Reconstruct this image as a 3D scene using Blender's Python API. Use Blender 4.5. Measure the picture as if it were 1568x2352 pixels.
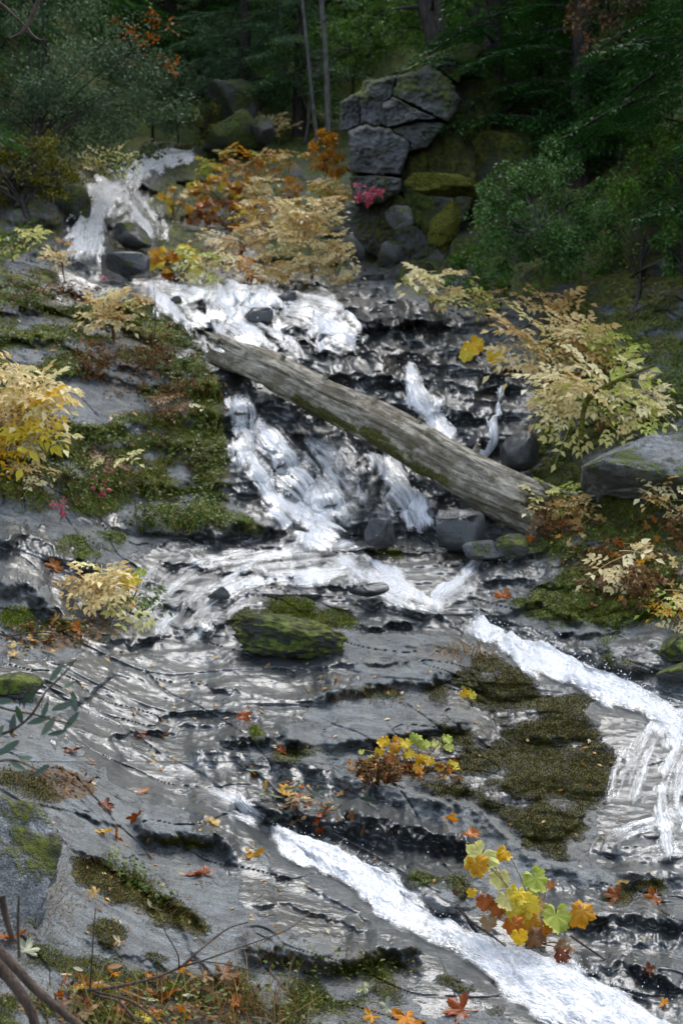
import bpy, math, random
import numpy as np
from mathutils import Vector, Matrix, Euler

for _o in list(bpy.data.objects):
    bpy.data.objects.remove(_o, do_unlink=True)
scene = bpy.context.scene
COL = scene.collection
R = math.radians

# ------------------------------------------------------------------ camera
FPX = 3000.0            # focal length in units of a 1568 x 2352 picture
CU, CV = 784.0, 1176.0
CAMZ = 1.7
cam_d = bpy.data.cameras.new('camera')
cam = bpy.data.objects.new('camera', cam_d)
COL.objects.link(cam)
cam.location = (0, 0, CAMZ)
cam.rotation_euler = (R(90), 0, 0)
cam_d.sensor_fit = 'VERTICAL'
cam_d.sensor_height = 22.2
cam_d.sensor_width = 14.8
cam_d.lens = FPX / 2352.0 * 22.2
cam_d.clip_start = 0.05
cam_d.clip_end = 500
cam_d.dof.use_dof = True
cam_d.dof.focus_distance = 5.7
cam_d.dof.aperture_fstop = 2.4
scene.camera = cam

# ------------------------------------------------------------------ sky, sun, exposure
SUN_EL, SUN_AZ = 58.0, 26.0      # azimuth measured from +Y towards +X
world = bpy.data.worlds.new('World')
scene.world = world
world.use_nodes = True
wn = world.node_tree
for n in list(wn.nodes):
    wn.nodes.remove(n)
sky = wn.nodes.new('ShaderNodeTexSky')
sky.sky_type = 'NISHITA'
sky.sun_disc = False
sky.sun_elevation = R(SUN_EL)
sky.sun_rotation = R(SUN_AZ)
sky.altitude = 900
sky.air_density = 1.0
sky.dust_density = 4.0
sky.ozone_density = 1.0
bg = wn.nodes.new('ShaderNodeBackground')
bg.inputs[1].default_value = 0.15
wo = wn.nodes.new('ShaderNodeOutputWorld')
hs = wn.nodes.new('ShaderNodeHueSaturation')      # a grey, overcast sky
hs.inputs['Saturation'].default_value = 0.62
wn.links.new(sky.outputs[0], hs.inputs['Color'])
wn.links.new(hs.outputs[0], bg.inputs[0])
wn.links.new(bg.outputs[0], wo.inputs[0])
sun_d = bpy.data.lights.new('sun', 'SUN')
sun_d.energy = 1.5
sun_d.angle = R(55)
sun_d.color = (1.0, 0.985, 0.95)
sun = bpy.data.objects.new('sun', sun_d)
COL.objects.link(sun)
_sd = Vector((math.sin(R(SUN_AZ)) * math.cos(R(SUN_EL)), math.cos(R(SUN_AZ)) * math.cos(R(SUN_EL)), math.sin(R(SUN_EL))))
sun.rotation_euler = _sd.to_track_quat('Z', 'Y').to_euler()
scene.view_settings.view_transform = 'Standard'
scene.view_settings.look = 'None'
scene.view_settings.exposure = 1.45
scene.view_settings.gamma = 1.0
scene.render.engine = 'CYCLES'
scene.cycles.use_denoising = True
scene.cycles.max_bounces = 6
scene.cycles.transparent_max_bounces = 16
scene.cycles.sample_clamp_indirect = 6.0

# ------------------------------------------------------------------ numpy noise
def _hash(ix, iy, iz, seed):
    h = (ix.astype(np.int64) * 374761393 + iy.astype(np.int64) * 668265263 + iz * 1274126177 + seed * 974711) & 0xffffffff
    h = ((h ^ (h >> 13)) * 1274126177) & 0xffffffff
    return ((h ^ (h >> 16)) & 0xffff) / 65535.0

def pn(x, y, seed=0):
    """2-D gradient noise, about -1..1"""
    x = np.asarray(x, float); y = np.asarray(y, float)
    ix = np.floor(x); iy = np.floor(y)
    fx = x - ix; fy = y - iy
    ux = fx * fx * fx * (fx * (fx * 6 - 15) + 10)
    uy = fy * fy * fy * (fy * (fy * 6 - 15) + 10)
    def g(dx, dy):
        a = _hash(ix + dx, iy + dy, 0, seed) * 2 * np.pi
        return np.cos(a) * (fx - dx) + np.sin(a) * (fy - dy)
    a = g(0, 0); b = g(1, 0); c = g(0, 1); d = g(1, 1)
    return 1.5 * ((a + (b - a) * ux) + ((c + (d - c) * ux) - (a + (b - a) * ux)) * uy)

def fbm(x, y, octv=4, seed=0, gain=0.5, lac=2.03):
    s = 0; a = 1.0; f = 1.0
    for i in range(octv):
        s = s + a * pn(x * f + 13.7 * i, y * f - 7.3 * i, seed + i)
        a *= gain; f *= lac
    return s

def pn3(p, seed=0):
    p = np.asarray(p, float)
    i = np.floor(p); f = p - i
    u = f * f * (3 - 2 * f)
    r = 0
    for dx in (0, 1):
        for dy in (0, 1):
            for dz in (0, 1):
                w = (u[..., 0] if dx else 1 - u[..., 0]) * (u[..., 1] if dy else 1 - u[..., 1]) * (u[..., 2] if dz else 1 - u[..., 2])
                r = r + w * _hash(i[..., 0] + dx, i[..., 1] + dy, (i[..., 2] + dz).astype(np.int64), seed)
    return r * 2 - 1

def fbm3(p, octv=3, seed=0, gain=0.5):
    s = 0; a = 1.0; f = 1.0
    for k in range(octv):
        s = s + a * pn3(np.asarray(p) * f + 5.1 * k, seed + k)
        a *= gain; f *= 2.03
    return s

def sstep(a, b, x):
    t = np.clip((x - a) / (b - a), 0, 1)
    return t * t * (3 - 2 * t)

# ------------------------------------------------------------------ scene helpers
def new_mesh(name, co, faces, smooth=True):
    """co: (n,3) array; faces: list of (m,k) int arrays (k = 3 or 4)"""
    me = bpy.data.meshes.new(name)
    co = np.ascontiguousarray(co, dtype=np.float32)
    if not isinstance(faces, (list, tuple)):
        faces = [faces]
    faces = [np.asarray(f, dtype=np.int32) for f in faces if len(f)]
    nl = sum(f.size for f in faces); nf = sum(len(f) for f in faces)
    me.vertices.add(len(co)); me.vertices.foreach_set('co', co.ravel())
    me.loops.add(nl); me.polygons.add(nf)
    me.loops.foreach_set('vertex_index', np.concatenate([f.ravel() for f in faces]))
    tot = np.concatenate([np.full(len(f), f.shape[1], np.int32) for f in faces])
    st = np.concatenate([[0], np.cumsum(tot)[:-1]]).astype(np.int32)
    me.polygons.foreach_set('loop_start', st)
    me.polygons.foreach_set('loop_total', tot)
    if smooth:
        me.polygons.foreach_set('use_smooth', np.ones(nf, bool))
    me.update(calc_edges=True)
    return me

def attr(me, name, arr):
    a = me.attributes.new(name, 'FLOAT', 'POINT')
    a.data.foreach_set('value', np.ascontiguousarray(arr, dtype=np.float32).ravel())

def attr_col(me, name, arr):
    a = me.attributes.new(name, 'FLOAT_COLOR', 'POINT')
    arr = np.asarray(arr, np.float32)
    if arr.shape[1] == 3:
        arr = np.concatenate([arr, np.ones((len(arr), 1), np.float32)], 1)
    a.data.foreach_set('color', np.ascontiguousarray(arr).ravel())

def tag(o, label=None, cat=None, group=None, kind=None):
    if label: o['label'] = label
    if cat: o['category'] = cat
    if group: o['group'] = group
    if kind: o['kind'] = kind
    return o

def obj(name, me, mat=None, parent=None, loc=None, rot=None, scale=None):
    o = bpy.data.objects.new(name, me)
    COL.objects.link(o)
    if mat is not None and me is not None and len(me.materials) == 0:
        me.materials.append(mat)
    if parent is not None: o.parent = parent
    if loc is not None: o.location = loc
    if rot is not None: o.rotation_euler = rot
    if scale is not None: o.scale = scale if hasattr(scale, '__len__') else (scale,) * 3
    return o

def empty(name, loc=(0, 0, 0)):
    o = bpy.data.objects.new(name, None)
    COL.objects.link(o); o.location = loc
    o.empty_display_size = 0.1
    return o

# ------------------------------------------------------------------ the valley: distance of the ground along each direction
COLS = {
    -1100: [(3400, 1.5), (2352, 2.7), (2000, 3.5), (1500, 5.6), (1200, 7.2), (1000, 8.4), (800, 9.6), (600, 11), (300, 14), (0, 17), (-700, 26), (-1700, 42)],
    0: [(3400, 2.1), (2352, 3.75), (2170, 4.2), (1960, 4.75), (1800, 5.4), (1520, 7.2), (1200, 8.9), (1000, 9.9), (800, 11.2), (610, 13.4), (560, 15.0), (300, 19), (0, 25), (-700, 36), (-1700, 52)],
    400: [(3400, 2.5), (2352, 4.25), (2150, 4.85), (1950, 5.55), (1720, 6.7), (1500, 8.0), (1250, 9.8), (1100, 10.5), (900, 11.4), (780, 12.5), (650, 15.0), (480, 20), (350, 25.5), (200, 31), (0, 38), (-700, 52), (-1700, 68)],
    784: [(3400, 2.6), (2352, 4.4), (2000, 5.5), (1720, 6.7), (1480, 8.1), (1300, 9.6), (1250, 10.3), (1100, 10.9), (900, 11.7), (780, 12.6), (700, 13.8), (640, 15.6), (480, 19), (350, 24), (200, 30), (0, 38), (-700, 52), (-1700, 68)],
    1150: [(3400, 2.6), (2352, 4.5), (2100, 5.2), (1850, 6.3), (1600, 7.4), (1450, 8.4), (1270, 9.8), (1200, 10.3), (1050, 11.0), (880, 11.9), (720, 13.4), (600, 15), (400, 18.5), (200, 23), (0, 28), (-700, 42), (-1700, 58)],
    1568: [(3400, 2.4), (2352, 4.5), (2000, 5.7), (1700, 6.9), (1450, 8.2), (1200, 9.3), (1000, 10.3), (800, 11.4), (600, 13), (400, 15), (200, 17.5), (0, 21), (-700, 33), (-1700, 48)],
    2700: [(3400, 1.6), (2352, 3.3), (2000, 4.2), (1450, 6.4), (1000, 8.3), (600, 10.2), (200, 12.6), (0, 14), (-700, 21), (-1700, 32)],
}
_cu = sorted(COLS)
_vt = np.arange(-1700, 3401, 4.0)
_tab = []
for c in _cu:
    pts = sorted(COLS[c])
    y = np.interp(_vt, [p[0] for p in pts], [math.log(p[1]) for p in pts])
    k = np.exp(-0.5 * (np.arange(-30, 31) / 9.0) ** 2); k /= k.sum()
    y = np.convolve(np.pad(y, 30, mode='reflect', reflect_type='odd'), k, mode='valid')
    _tab.append(y)
_tab = np.array(_tab)

def macro(u, v):
    """smooth distance Y of the valley floor seen along (u, v)"""
    u = np.asarray(u, float); v = np.asarray(v, float)
    fi = (np.clip(v, -1700, 3400) + 1700) / 4.0
    i0 = np.clip(fi.astype(int), 0, len(_vt) - 2); f = fi - i0
    cc = np.interp(u, _cu, np.arange(len(_cu)))
    c0 = np.clip(cc.astype(int), 0, len(_cu) - 2); g = cc - c0
    g = g * g * (3 - 2 * g) * 0.6 + g * 0.4
    a = _tab[c0, i0] * (1 - f) + _tab[c0, i0 + 1] * f
    b = _tab[c0 + 1, i0] * (1 - f) + _tab[c0 + 1, i0 + 1] * f
    return np.exp(a * (1 - g) + b * g)

def unproj(u, v, y):
    u = np.asarray(u, float); v = np.asarray(v, float); y = np.asarray(y, float)
    return np.stack([(u - CU) / FPX * y, y + 0 * u, CAMZ + (CV - v) / FPX * y], -1)

def axis(parts):
    out = []
    for a, b, st in parts:
        out.append(np.linspace(a, b, max(2, int(round((b - a) / st)) + 1))[:-1])
    return np.concatenate(out + [[parts[-1][1]]])

GU = axis([(-1100, -400, 40), (-400, -20, 14), (-20, 1590, 2.75), (1590, 2000, 14), (2000, 2700, 40)])
GV = axis([(-1700, -300, 50), (-300, -10, 16), (-10, 600, 5.5), (600, 2380, 2.6), (2380, 2700, 12), (2700, 3400, 50)])
U, V = np.meshgrid(GU, GV)
INNER = sstep(-250, -20, U) * (1 - sstep(1590, 1850, U))

Y0 = macro(U, V)
WX = (U - CU) / FPX * Y0            # plan coordinates of the smooth ground
WY = Y0
# ------------------------------------------------------------------ relief of the bedrock (ledges, crests, humps, grooves)
S = np.zeros_like(U)                 # positive: rock stands forward, negative: it lies back
wobA = fbm(U / 70, V / 70, 3, 11)
wobB = fbm(U / 24, V / 24, 2, 15)
wobC = fbm(U / 95, V / 60, 4, 16, .6)

def _line(poly, wob):
    pu = np.array([p[0] for p in poly], float); pv = np.array([p[1] for p in poly], float)
    vl = np.interp(U, pu, pv) + wob * (6 * wobA + 2.5 * wobB)
    gr = np.gradient(pv, pu)
    c = 1 / np.sqrt(1 + np.interp(U, pu, gr) ** 2)
    w = min(45.0, 0.2 * (pu[-1] - pu[0]))
    t = sstep(pu[0] - w * .3, pu[0] + w, U) * (1 - sstep(pu[-1] - w, pu[-1] + w * .3, U))
    return (vl - V) * c, t

def ledge(poly, H, k=1.2, L=60, wob=1.0):
    global S
    d, t = _line(poly, wob)
    am = np.clip(.95 + .9 * pn(U / 46 + H, V / 200 + k * 7, 17) + .3 * wobB, .12, 1.6)
    d = d + 5 * wobB * wob
    A = 0.62 * k * H * am; B = 0.33 * k * H * am
    s = np.where(d > 0, A * np.exp(-np.clip(d, 0, 1e4) / L),
        np.where(d > -H, A - (A + B) * sstep(0, 1, -d / H), -B * np.exp(np.clip(d + H, -1e4, 0) / (L * .7))))
    S += s * t

def crest(poly, A, L=70, wob=1.0):
    """edge of a slab: the ground behind it lies deeper"""
    global S
    d, t = _line(poly, wob)
    s = np.where(d > 2, -A * np.exp(-np.clip(d - 2, 0, 1e4) / L), np.where(d > -3, A * .6 - A * 1.6 * (d + 3) / 5, A * .6 * np.exp(np.clip(d + 3, -1e4, 0) / (L * 1.2))))
    S += s * t

def hump(cu, cv, ru, rv, H, rot=0, p=2.6):
    global S
    c, sn = math.cos(R(rot)), math.sin(R(rot))
    du = U - cu; dv = V - cv
    a = (du * c + dv * sn) / ru; b = (-du * sn + dv * c) / rv
    r = np.sqrt(a * a + b * b) + 0.13 * wobA + 0.06 * wobB
    S += H * np.clip(1 - np.clip(r, 0, 9) ** p, 0, 1)

def path_field(pts):
    """distance (in half widths) from a path given as (u, v, width), with the relative width there"""
    best = np.full(U.shape, 99.0)
    for (u0, v0, w0), (u1, v1, w1) in zip(pts[:-1], pts[1:]):
        m = (U > min(u0, u1) - 2.5 * max(w0, w1)) & (U < max(u0, u1) + 2.5 * max(w0, w1)) & (V > min(v0, v1) - 2.5 * max(w0, w1)) & (V < max(v0, v1) + 2.5 * max(w0, w1))
        if not m.any(): continue
        du, dv = u1 - u0, v1 - v0
        uu = U[m]; vv = V[m]
        t = np.clip(((uu - u0) * du + (vv - v0) * dv) / (du * du + dv * dv + 1e-9), 0, 1)
        d = np.hypot(uu - (u0 + t * du), vv - (v0 + t * dv)) / (0.5 * (w0 + t * (w1 - w0)))
        best[m] = np.minimum(best[m], d)
    return best

# water courses: (u, v, width, whiteness)
RUNS = {
    'upper_head': [(462, 350, 34, .9), (410, 364, 60, 1.0), (360, 380, 60, .95), (300, 402, 66, .85), (262, 425, 80, .9), (228, 455, 100, 1.)],
    'upper_fall': [(330, 405, 60, .6), (268, 430, 95, .8), (225, 468, 110, .92), (200, 520, 110, .92), (195, 580, 124, .92), (190, 640, 124, .88)],
    'upper_side': [(285, 440, 70, .45), (300, 480, 110, .5), (330, 520, 120, .5), (345, 560, 110, .55), (340, 590, 90, .3)],
    'terrace': [(190, 640, 60, .7), (300, 655, 70, .55), (400, 668, 75, .7), (500, 672, 80, .8), (600, 680, 80, .7), (700, 690, 70, .5), (800, 705, 50, .3)],
    'terrace_fall': [(545, 660, 170, .6), (530, 700, 220, .68), (560, 740, 240, .62), (610, 775, 250, .52), (660, 810, 230, .42), (700, 850, 200, .36)],
    'terrace_left': [(330, 655, 70, .5), (375, 700, 90, .6), (420, 740, 90, .55), (470, 770, 70, .5)],
    'step_right': [(640, 720, 140, .35), (740, 745, 150, .4), (800, 790, 130, .4), (830, 830, 110, .3)],
    'log_fall_left': [(536, 885, 66, .68), (552, 960, 92, .66), (572, 1040, 96, .68), (605, 1110, 100, .75), (665, 1165, 124, .85), (740, 1215, 130, .9), (800, 1255, 120, .7)],
    'log_fall_middle': [(590, 950, 120, .38), (640, 1020, 120, .5), (690, 1080, 120, .6), (735, 1140, 120, .7), (770, 1210, 120, .8)],
    'log_fall_back': [(700, 1000, 160, .3), (760, 1060, 150, .38), (800, 1130, 130, .4), (830, 1200, 110, .4)],
    'log_fall_right': [(850, 1020, 60, .7), (880, 1075, 90, .76), (915, 1130, 104, .7), (945, 1190, 104, .68), (965, 1245, 90, .5)],
    'slot_fall': [(935, 835, 45, .5), (952, 880, 45, .62), (962, 915, 60, .7), (990, 955, 80, .7), (1020, 1000, 72, .66), (1050, 1045, 60, .6)],
    'thin_fall': [(1158, 872, 26, .6), (1146, 920, 22, .7), (1136, 970, 26, .75), (1120, 1020, 40, .8), (1085, 1060, 50, .7)],
    'pool_fan': [(860, 1275, 160, .46), (740, 1290, 170, .42), (600, 1305, 160, .37), (470, 1325, 150, .36), (390, 1370, 160, .38), (330, 1430, 170, .36), (280, 1490, 130, .32)],
    'pool_right': [(760, 1265, 60, .35), (820, 1300, 90, .55), (880, 1345, 100, .6), (960, 1385, 80, .6), (1030, 1408, 64, .75)],
    'fan_middle': [(640, 1310, 130, .36), (560, 1350, 120, .4), (480, 1400, 130, .42), (440, 1450, 140, .4), (400, 1490, 110, .35)],
    'slab_run': [(1130, 1262, 50, .3), (1090, 1310, 60, .42), (1050, 1350, 60, .45), (1000, 1385, 60, .5), (1030, 1408, 50, .6)],
    'chute': [(1020, 1400, 50, .7), (1080, 1425, 52, .82), (1135, 1458, 60, .9), (1200, 1496, 66, .88), (1270, 1538, 94, .9), (1350, 1575, 96, .92), (1420, 1600, 70, .88), (1480, 1620, 70, .85), (1540, 1660, 96, .8), (1620, 1715, 120, .8), (1720, 1790, 150, .7), (1840, 1900, 170, .6)],
    'right_veil': [(1590, 1690, 90, .6), (1570, 1740, 110, .5), (1545, 1800, 120, .46), (1535, 1860, 110, .42), (1550, 1930, 110, .4), (1570, 2000, 100, .3)],
    'right_veil_inner': [(1500, 1660, 60, .6), (1490, 1710, 80, .46), (1470, 1770, 80, .4), (1450, 1830, 70, .36), (1440, 1880, 60, .3)],
    'right_streak': [(1440, 1720, 40, .4), (1415, 1765, 40, .52), (1400, 1810, 36, .55), (1392, 1850, 36, .5), (1400, 1890, 40, .3)],
    'right_ledge_run': [(1600, 1870, 50, .5), (1530, 1885, 46, .48), (1460, 1905, 44, .44), (1410, 1930, 40, .4), (1380, 1960, 34, .3)],
    'right_ledge_low': [(1600, 1945, 50, .5), (1540, 1955, 44, .46), (1480, 1968, 40, .4), (1400, 1982, 30, .3)],
    'near_head': [(300, 1760, 60, .2), (400, 1800, 60, .24), (500, 1838, 60, .34), (560, 1868, 60, .5), (620, 1905, 60, .8)],
    'near_chute': [(545, 1868, 34, .7), (605, 1900, 48, .8), (672, 1942, 76, .9), (755, 1985, 92, .92), (850, 2042, 92, .88), (935, 2094, 84, .82), (1012, 2143, 86, .82), (1100, 2192, 104, .88), (1190, 2240, 132, .92), (1280, 2285, 154, .95), (1380, 2338, 168, .95), (1490, 2415, 180, .95), (1650, 2550, 200, .9)],
}
for _k, _w, _d in (('near_chute', 1.14, 1.03), ('chute', 1.18, 1.03), ('upper_fall', 1.05, .9), ('upper_head', 1.0, .95), ('pool_fan', 1.05, 1.25), ('fan_middle', 1.05, 1.25), ('pool_right', 1.05, 1.25), ('slab_run', 1.1, 1.3), ('step_right', 1.0, 1.45), ('terrace', 1.1, 1.0), ('terrace_fall', 1.05, 1.02), ('terrace_left', 1.05, 1.2), ('upper_side', 1, 1.2), ('log_fall_left', 1.1, .95), ('log_fall_middle', 1.05, 1.02), ('log_fall_back', 1.0, 1.2), ('log_fall_right', 1.08, .98), ('right_veil', 1.1, 1.25), ('right_veil_inner', 1.1, 1.25), ('right_ledge_run', 1.1, 1.15), ('right_ledge_low', 1.1, 1.15), ('near_head', 1.2, 1.3), ('slot_fall', 1.1, 1.1)):
    RUNS[_k] = [(a_, b_, c_ * _w, d_ * _d) for a_, b_, c_, d_ in RUNS[_k]]
_fields = {k: path_field([p[:3] for p in v]) for k, v in RUNS.items()}
for k, dep in (('near_chute', 22), ('chute', 14), ('log_fall_left', 8), ('upper_fall', 10), ('log_fall_right', 8), ('slot_fall', 9), ('near_head', 8), ('thin_fall', 8)):
    S -= dep * np.exp(-(_fields[k] / 0.95) ** 4)

# near ground
ledge([(295, 1890), (340, 1898), (380, 1910), (430, 1910), (500, 1913), (548, 1952)], 40, 1.6, 60)
ledge([(160, 1945), (240, 1975), (300, 2012), (370, 2050), (440, 2088), (485, 2132)], 22, 1.25, 50)
ledge([(185, 2150), (260, 2178), (320, 2202), (390, 2218)], 20, 1.2, 40)
ledge([(550, 2170), (640, 2175), (710, 2195), (790, 2195), (880, 2172), (970, 2180)], 42, 1.4, 45)
ledge([(430, 1722), (500, 1715), (600, 1733), (700, 1748), (784, 1775), (870, 1800), (950, 1822), (1040, 1838), (1104, 1860), (1150, 1905), (1200, 1950), (1260, 1980), (1340, 1994), (1600, 1999)], 55, 0.7, 60, 0.6)
crest([(430, 1722), (500, 1715), (600, 1733), (700, 1748), (784, 1775), (870, 1800), (950, 1822), (1040, 1838), (1104, 1860), (1150, 1905), (1200, 1950), (1260, 1980), (1340, 1994), (1600, 1999)], 14, 60, 0.6)
ledge([(780, 1850), (884, 1882), (960, 1897), (1060, 1914), (1100, 1934)], 55, 1.5, 45)
ledge([(560, 1840), (660, 1862), (760, 1876), (850, 1915), (950, 1950)], 30, 1.1, 30)
hump(1012, 2035, 90, 78, 34, 10)
ledge([(1100, 2060), (1200, 2040), (1300, 2100), (1400, 2095), (1590, 2115)], 30, 1.2, 40)
hump(1440, 2090, 200, 90, 30, 12)
ledge([(1330, 2235), (1430, 2205), (1590, 2260)], 26, 1.2, 50, 2.0)
ledge([(560, 2080), (640, 2070), (740, 2100), (850, 2140)], 9, 1.2, 40)
ledge([(590, 1995), (680, 2020), (760, 2060), (860, 2120)], 8, 1.2, 40)
ledge([(150, 1840), (220, 1880), (300, 1900)], 9, 1.3, 40)
# the wide wet slab
crest([(-60, 1520), (60, 1522), (200, 1512), (330, 1500), (480, 1490), (600, 1480), (780, 1455), (960, 1450), (1095, 1472)], 14, 70, 0.7)
ledge([(690, 1602), (784, 1582), (880, 1563), (960, 1560), (1055, 1540)], 24, 1.3, 45)
ledge([(500, 1690), (620, 1692), (784, 1705), (860, 1692), (960, 1672), (1090, 1655)], 26, 1.3, 60)
ledge([(160, 1612), (200, 1596), (250, 1562), (262, 1558)], 8, 1.6, 30)
ledge([(480, 1575), (530, 1588), (560, 1590)], 7, 1.8, 20)
ledge([(350, 1640), (450, 1628), (560, 1640)], 8, 1.2, 30)
ledge([(240, 1690), (330, 1680), (420, 1668), (560, 1660)], 10, 1.3, 30)
ledge([(600, 1530), (700, 1535), (830, 1520), (960, 1525)], 8, 1.3, 40)
for a in ((1060, 1690, 90, 46, 26), (1150, 1790, 120, 66, 30), (1240, 1875, 95, 55, 26), (1180, 1560, 130, 55, 26), (1020, 1800, 70, 36, 22), (1260, 1660, 110, 55, 24), (960, 1735, 120, 40, 16), (1330, 1780, 70, 70, 14)):
    hump(*a)
hump(1470, 1500, 130, 50, 34)
hump(1500, 1900, 60, 28, 16); hump(1420, 1940, 70, 26, 16); hump(1520, 1960, 60, 20, 14)
# the fan below the fall
ledge([(540, 1250), (700, 1258), (850, 1262), (1010, 1272)], 12, 1.2, 40)
ledge([(350, 1288), (500, 1302), (700, 1330), (870, 1352)], 16, 1.2, 30)
ledge([(300, 1402), (450, 1388), (580, 1368)], 14, 1.2, 30, 2.0)
ledge([(230, 1472), (330, 1462), (450, 1440), (540, 1420)], 16, 1.2, 30, 2.0)
ledge([(820, 1440), (930, 1430), (1010, 1440)], 14, 1.2, 30)
ledge([(800, 1372), (880, 1380), (1010, 1412), (1100, 1470)], 16, 1.3, 30)
ledge([(1100, 1330), (1180, 1325), (1290, 1345), (1420, 1360)], 14, 1.3, 30)
ledge([(1130, 1400), (1240, 1385), (1330, 1420), (1420, 1440)], 16, 1.3, 30)
ledge([(1080, 1300), (1180, 1280), (1260, 1262)], 10, 1.3, 30)
ledge([(1230, 1440), (1330, 1452), (1480, 1450)], 12, 1.3, 30)
# left slabs
ledge([(-40, 1232), (60, 1226), (110, 1250), (180, 1282), (260, 1300)], 36, 1.2, 50)
crest([(-60, 1178), (0, 1182), (120, 1200), (225, 1215), (350, 1235), (490, 1247)], 16, 50)
ledge([(-40, 1330), (60, 1338), (120, 1390), (170, 1420)], 40, 1.2, 50)
ledge([(240, 1215), (300, 1212), (400, 1225), (520, 1240)], 14, 1.2, 30)
hump(440, 1195, 170, 46, 26); hump(585, 1200, 80, 46, 26)
# left bank
for p, h in (([(-60, 715), (100, 705), (220, 720), (300, 760), (410, 800)], 16), ([(-60, 780), (120, 776), (250, 828), (430, 862)], 18),
             ([(120, 858), (220, 850), (330, 882), (540, 892)], 22), ([(-60, 935), (40, 925), (120, 950), (200, 985), (330, 968), (540, 945)], 26),
             ([(-60, 1040), (100, 1050), (190, 1012), (350, 1012), (550, 1022)], 26), ([(100, 1090), (300, 1112), (580, 1104)], 24), ([(-60, 660), (100, 652), (240, 690), (330, 720)], 14)):
    ledge(p, h, 1.2, 34)
crest([(-160, 585), (0, 597), (80, 605), (150, 620), (220, 650), (300, 668)], 36, 40)
# stepped rock above and below the log
for p, h in (([(310, 648), (500, 640), (760, 656)], 12), ([(370, 692), (520, 702), (640, 690), (770, 716)], 20), ([(420, 742), (600, 746), (760, 762), (840, 770)], 22),
             ([(550, 782), (700, 792), (850, 800), (1010, 812)], 22), ([(810, 720), (900, 724), (1030, 722)], 44), ([(740, 852), (900, 862), (1040, 872), (1170, 882)], 28),
             ([(840, 920), (1000, 930), (1160, 962)], 30), ([(540, 985), (640, 980), (760, 1000)], 20), ([(560, 1060), (700, 1060), (900, 1080)], 22), ([(600, 1140), (760, 1150), (960, 1160)], 20),
             ([(1060, 1020), (1160, 1010), (1240, 1030)], 26), ([(1040, 800), (1120, 830), (1240, 870)], 18)):
    ledge(p, h, 1.2, 26, 1.6)
hump(700, 1050, 45, 50, 18); hump(800, 1170, 60, 50, 24); hump(625, 1040, 40, 60, 18); hump(870, 1225, 46, 40, 26); hump(1180, 1010, 46, 46, 24)
# right bank
hump(1500, 1062, 190, 80, 60, -10, 3.2)
hump(1380, 1240, 140, 60, 20); hump(1490, 1330, 120, 70, 30); hump(1430, 1390, 60, 60, 24); hump(1300, 1400, 90, 50, 14)
hump(1330, 960, 110, 90, 24); hump(1520, 900, 100, 80, 24)
# upper ground
hump(300, 610, 70, 45, 26); hump(295, 535, 60, 40, 16); hump(90, 470, 90, 60, 30)
for p, h in (([(250, 430), (400, 420), (520, 400)], 12), ([(230, 520), (380, 500), (480, 480)], 12), ([(470, 530), (640, 520), (800, 545)], 10), ([(420, 600), (600, 590), (800, 600)], 10)):
    ledge(p, h, 1.1, 26, 1.5)

# fine structure, in metres on the ground
def strata(dx, dy, lam, seed, warp=.5):
    n = math.hypot(dx, dy); dx /= n; dy /= n
    s = WX * dx + WY * dy; t = -WX * dy + WY * dx
    if dx < 0: t = -t
    q = (t + warp * fbm(WX * .55, WY * .55, 2, seed) * .6 + .10 * warp * fbm(s * 1.2, t * 4, 2, seed + 3)) / lam
    i = np.floor(q); f = q - i
    amp = np.clip(_hash(i, np.floor(s / (lam * 7) + i * .37), 5, seed) * 1.5 - .35, 0, 1) * sstep(-.5, .3, pn(s / (lam * 3.5), i * 3.7, seed + 7))
    return amp * (1 - f) * sstep(0, .07, f), amp * (1 - sstep(.0, .12, f)) * sstep(0, .03, f)

wl = sstep(1700, 1800, V) * (1 - sstep(780, 1080, U + (V - 2000) * -.4))        # near left: beds dip to the right
sa, ca = strata(1, -1.02, .34, 21)
sb, cb = strata(1, -.10, .42, 31)
sc_, cc_ = strata(1, -.9, .13, 41, .3)
sd_, cd_ = strata(1, -.16, .16, 51, .3)
ROCKY = np.clip(sstep(560, 760, V), .25, 1)
se_, ce_ = strata(1, -.55, .07, 57, .25)
S += ROCKY * (wl * (15 * sa + 3.5 * sc_) + (1 - wl) * (7 * sb + 2.5 * sd_) + 1.0 * se_)
jn2 = np.abs(fbm(WX * .8 + .9 * WY, WY * 1.0 - WX * .25, 3, 73, .6))
S -= ROCKY * 8 * (1 - sstep(.0, .022, jn2)) * sstep(-.3, .2, pn(WX * .9 + 5, WY * .9, 74))
jn = np.abs(fbm(WX * 1.1 + .6 * WY, WY * .5, 3, 63))
S -= ROCKY * 7 * (1 - sstep(.0, .035, jn)) * sstep(-.2, .3, pn(WX * .7, WY * .7, 64))
PXM = FPX / Y0
ridg = 1 - np.abs(fbm(WX * 1.7 + .5 * WY, WY * 2.3, 4, 62, .55))
rough = fbm(WX * 1.3, WY * 1.3, 3, 61) * 8 + ridg * 8 + fbm(WX * 5, WY * 8, 3, 67) * 2.4 + fbm(WX * 17, WY * 26, 3, 71) * .8
S += rough * np.clip(ROCKY, .4, 1)
fallz = sstep(620, 700, V + 40 * wobA) * (1 - sstep(1225, 1290, V + 14 * wobA)) * sstep(340, 540, U + 50 * wobA) * (1 - sstep(1120, 1270, U + 50 * wobA))
S += fallz * (fbm(U / 85, V / 52, 4, 81, .45) * 17 + np.abs(fbm(U / 120, V / 36, 3, 85)) * 12)
rightz = sstep(1000, 1200, U) * sstep(640, 720, V) * (1 - sstep(1500, 1600, V))
S += rightz * fbm(U / 60, V / 40, 4, 91) * 10
rr = sstep(1080, 1200, U) * sstep(1990, 2010, V)
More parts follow.
